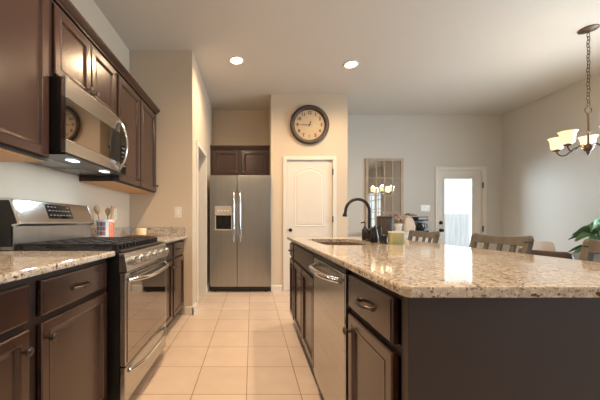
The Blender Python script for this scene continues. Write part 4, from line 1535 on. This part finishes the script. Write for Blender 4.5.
# beige paper bag with cloth
pb = thing('paper_bag', 'crumpled beige paper bag between the white cup and coffee maker', 'bag', (2.745, 5.00, ZS))
rnd = random.Random(11)
bm = new()
rings = []
for zz, g in ((0, 0.0), (0.03, 0.006), (0.10, 0.004), (0.17, -0.004), (0.22, -0.02), (0.26, -0.038), (0.28, -0.03)):
    ring = []
    for (x, y) in rrect(2.655 - g, 2.835 + g, 4.93 - g, 5.07 + g, 0.035, 4):
        ring.append(Vector((x + rnd.uniform(-0.006, 0.006), y + rnd.uniform(-0.006, 0.006), ZS + zz + (rnd.uniform(-0.012, 0.012) if zz > 0.2 else 0))))
    rings.append(ring)
stitch(bm, rings)
obj('bag_body', bm, M_paper, pb, True)
bm = new()
gx = 14
grid = []
for i in range(gx + 1):
    row = []
    for j in range(5):
        u = i / gx; v = j / 4
        x = 2.69 + 0.155 * u
        y = 4.90 + 0.16 * v
        z = ZS + 0.325 - 0.02 * max(0, u - 0.35) + 0.012 * math.sin(u * 19 + v * 5) - 0.03 * abs(v - 0.5)
        row.append(Vector((x, y, z)))
    grid.append(row)
rings = [[p for p in row] + [p + Vector((0, 0, -0.006)) for p in reversed(row)] for row in grid]
stitch(bm, rings)
tag(obj('folded_cloth', bm, M_cloth, None, True), 'black and white patterned cloth lying on top of the beige paper bag', 'cloth')

# coffee maker
cm = thing('coffee_maker', 'small black coffee maker at the right end of the sideboard', 'coffee maker', (2.96, 5.02, ZS))
bm = new(); box(bm, 2.865, 3.055, 4.92, 5.14, ZS, ZS + 0.035, 0.008)
obj('base', bm, M_black, cm)
bm = new(); box(bm, 2.87, 3.05, 5.06, 5.14, ZS + 0.0355, ZS + 0.20, 0.006)
obj('water_tank', bm, M_grey, cm)
bm = new(); box(bm, 2.865, 3.055, 4.93, 5.14, ZS + 0.2005, ZS + 0.272, 0.012)
obj('brew_head', bm, M_black, cm)
bm = new(); box(bm, 2.88, 3.04, 4.926, 4.9295, ZS + 0.225, ZS + 0.258, 0.001)
obj('control_panel', bm, M_grey, cm)
bm = new(); lathe(bm, [(0.045, 0.036), (0.062, 0.055), (0.064, 0.10), (0.05, 0.15), (0.048, 0.165), (0.001, 0.166)], (2.96, 4.99, ZS), 'Z', 22)
ca = obj('carafe', bm, M_blackgl, cm, True)
bm = new(); tube(bm, [(3.006, 4.965, ZS + 0.15), (3.035, 4.945, ZS + 0.14), (3.038, 4.943, ZS + 0.085), (3.018, 4.957, ZS + 0.065)], 0.007, 8)
obj('handle', bm, M_black, ca, True)

# ------------------------------------------------------------------ crock, utensils, candle on the far counter
ZC = 0.9155
KX, KY = -1.285, 2.50
kr = thing('utensil_crock', 'white crock with orange and blue pattern on the counter behind the range', 'crock', (KX, KY, ZC))
bm = new(); lathe(bm, [(0.066, 0), (0.072, 0.006), (0.074, 0.165), (0.077, 0.172), (0.074, 0.178), (0.068, 0.172), (0.066, 0.02), (0.001, 0.016)], (KX, KY, ZC), 'Z', 32)
crk = obj('crock_body', bm, M_cerwhite, kr, True)


def decal(a0, a1, z0, z1, m, nm):
    bm = new()
    n = 6
    rings = []
    for i in range(n + 1):
        a = math.radians(a0 + (a1 - a0) * i / n)
        o_ = [(0.0738, z0), (0.0752, z0), (0.0757, z1), (0.0743, z1)]
        rings.append([Vector((KX + r_ * math.cos(a), KY + r_ * math.sin(a), ZC + z_)) for r_, z_ in o_])
    stitch(bm, rings)
    obj(nm, bm, m, crk)


for row, z0 in enumerate((0.045, 0.085, 0.125)):
    for i, a0 in enumerate((-122, -100, -80, 22, 46)):
        decal(a0, a0 + (19 if i % 2 else 17), z0, z0 + 0.034, (M_blue, M_rust, M_blue, M_rust)[(row + i) % 4], 'pattern_block')
decal(-42, -14, 0.010, 0.160, M_red, 'pattern_stripe')
decal(-8, 4, 0.03, 0.150, M_rust, 'pattern_stripe')
for dx, dy, tilt, L, kind in ((-0.02, -0.02, (-0.02, -0.05), 0.265, 'spoon'), (0.015, 0.01, (0.03, 0.03), 0.265, 'spatula'), (0.0, 0.03, (-0.01, 0.035), 0.25, 'fork')):
    b0 = Vector((KX + dx, KY + dy, ZC + 0.025))
    t1 = b0 + Vector((tilt[0], tilt[1], L))
    lab = {'spoon': 'wooden spoon standing in the crock, leaning towards the range', 'spatula': 'wooden spatula with a broad head standing upright in the crock', 'fork': 'wooden utensil in the crock, leaning away towards the end wall'}[kind]
    bm = new()
    d = (t1 - b0).normalized()
    tube(bm, [b0, t1 - d * 0.06], 0.0055, 8)
    if kind == 'spatula':
        beam(bm, t1 - d * 0.065, t1 + d * 0.01, 0.03, 0.007, 0.055, 0.006)
    else:
        tube(bm, [t1 - d * 0.066, t1 - d * 0.05, t1 - d * 0.02, t1, t1 + d * 0.012], [0.006, 0.016, 0.026, 0.02, 0.005], 12)
        c0 = t1 - d * 0.02
    tag(obj('wooden_' + kind, bm, M_spoon, None, True), lab, 'utensil')

bm = new()
bp_ = lambda g, z: [Vector((x, y, z)) for x, y in rrect(-1.345 + g, -1.055 - g, 3.02 + g, 3.17 - g, 0.04)]
stitch(bm, [bp_(0.004, ZC), bp_(0, ZC + 0.004), bp_(0, ZC + 0.012), bp_(0.004, ZC + 0.016)])
tag(obj('serving_board', bm, M_board), 'brown wooden serving board under the cream candle on the far counter', 'board')
cw = thing('pillar_candle', 'short cream pillar candle on the wooden board by the end wall', 'candle', (-1.20, 3.09, ZC + 0.0165))
bm = new(); lathe(bm, [(0.048, 0.0), (0.052, 0.004), (0.052, 0.070), (0.047, 0.076), (0.040, 0.073), (0.001, 0.071)], (-1.20, 3.09, ZC + 0.0165), 'Z', 28)
obj('wax', bm, M_wax, cw, True)
bm = new(); tube(bm, [(-1.20, 3.09, ZC + 0.0875), (-1.199, 3.09, ZC + 0.099)], 0.0015, 6)
obj('wick', bm, M_black, cw)
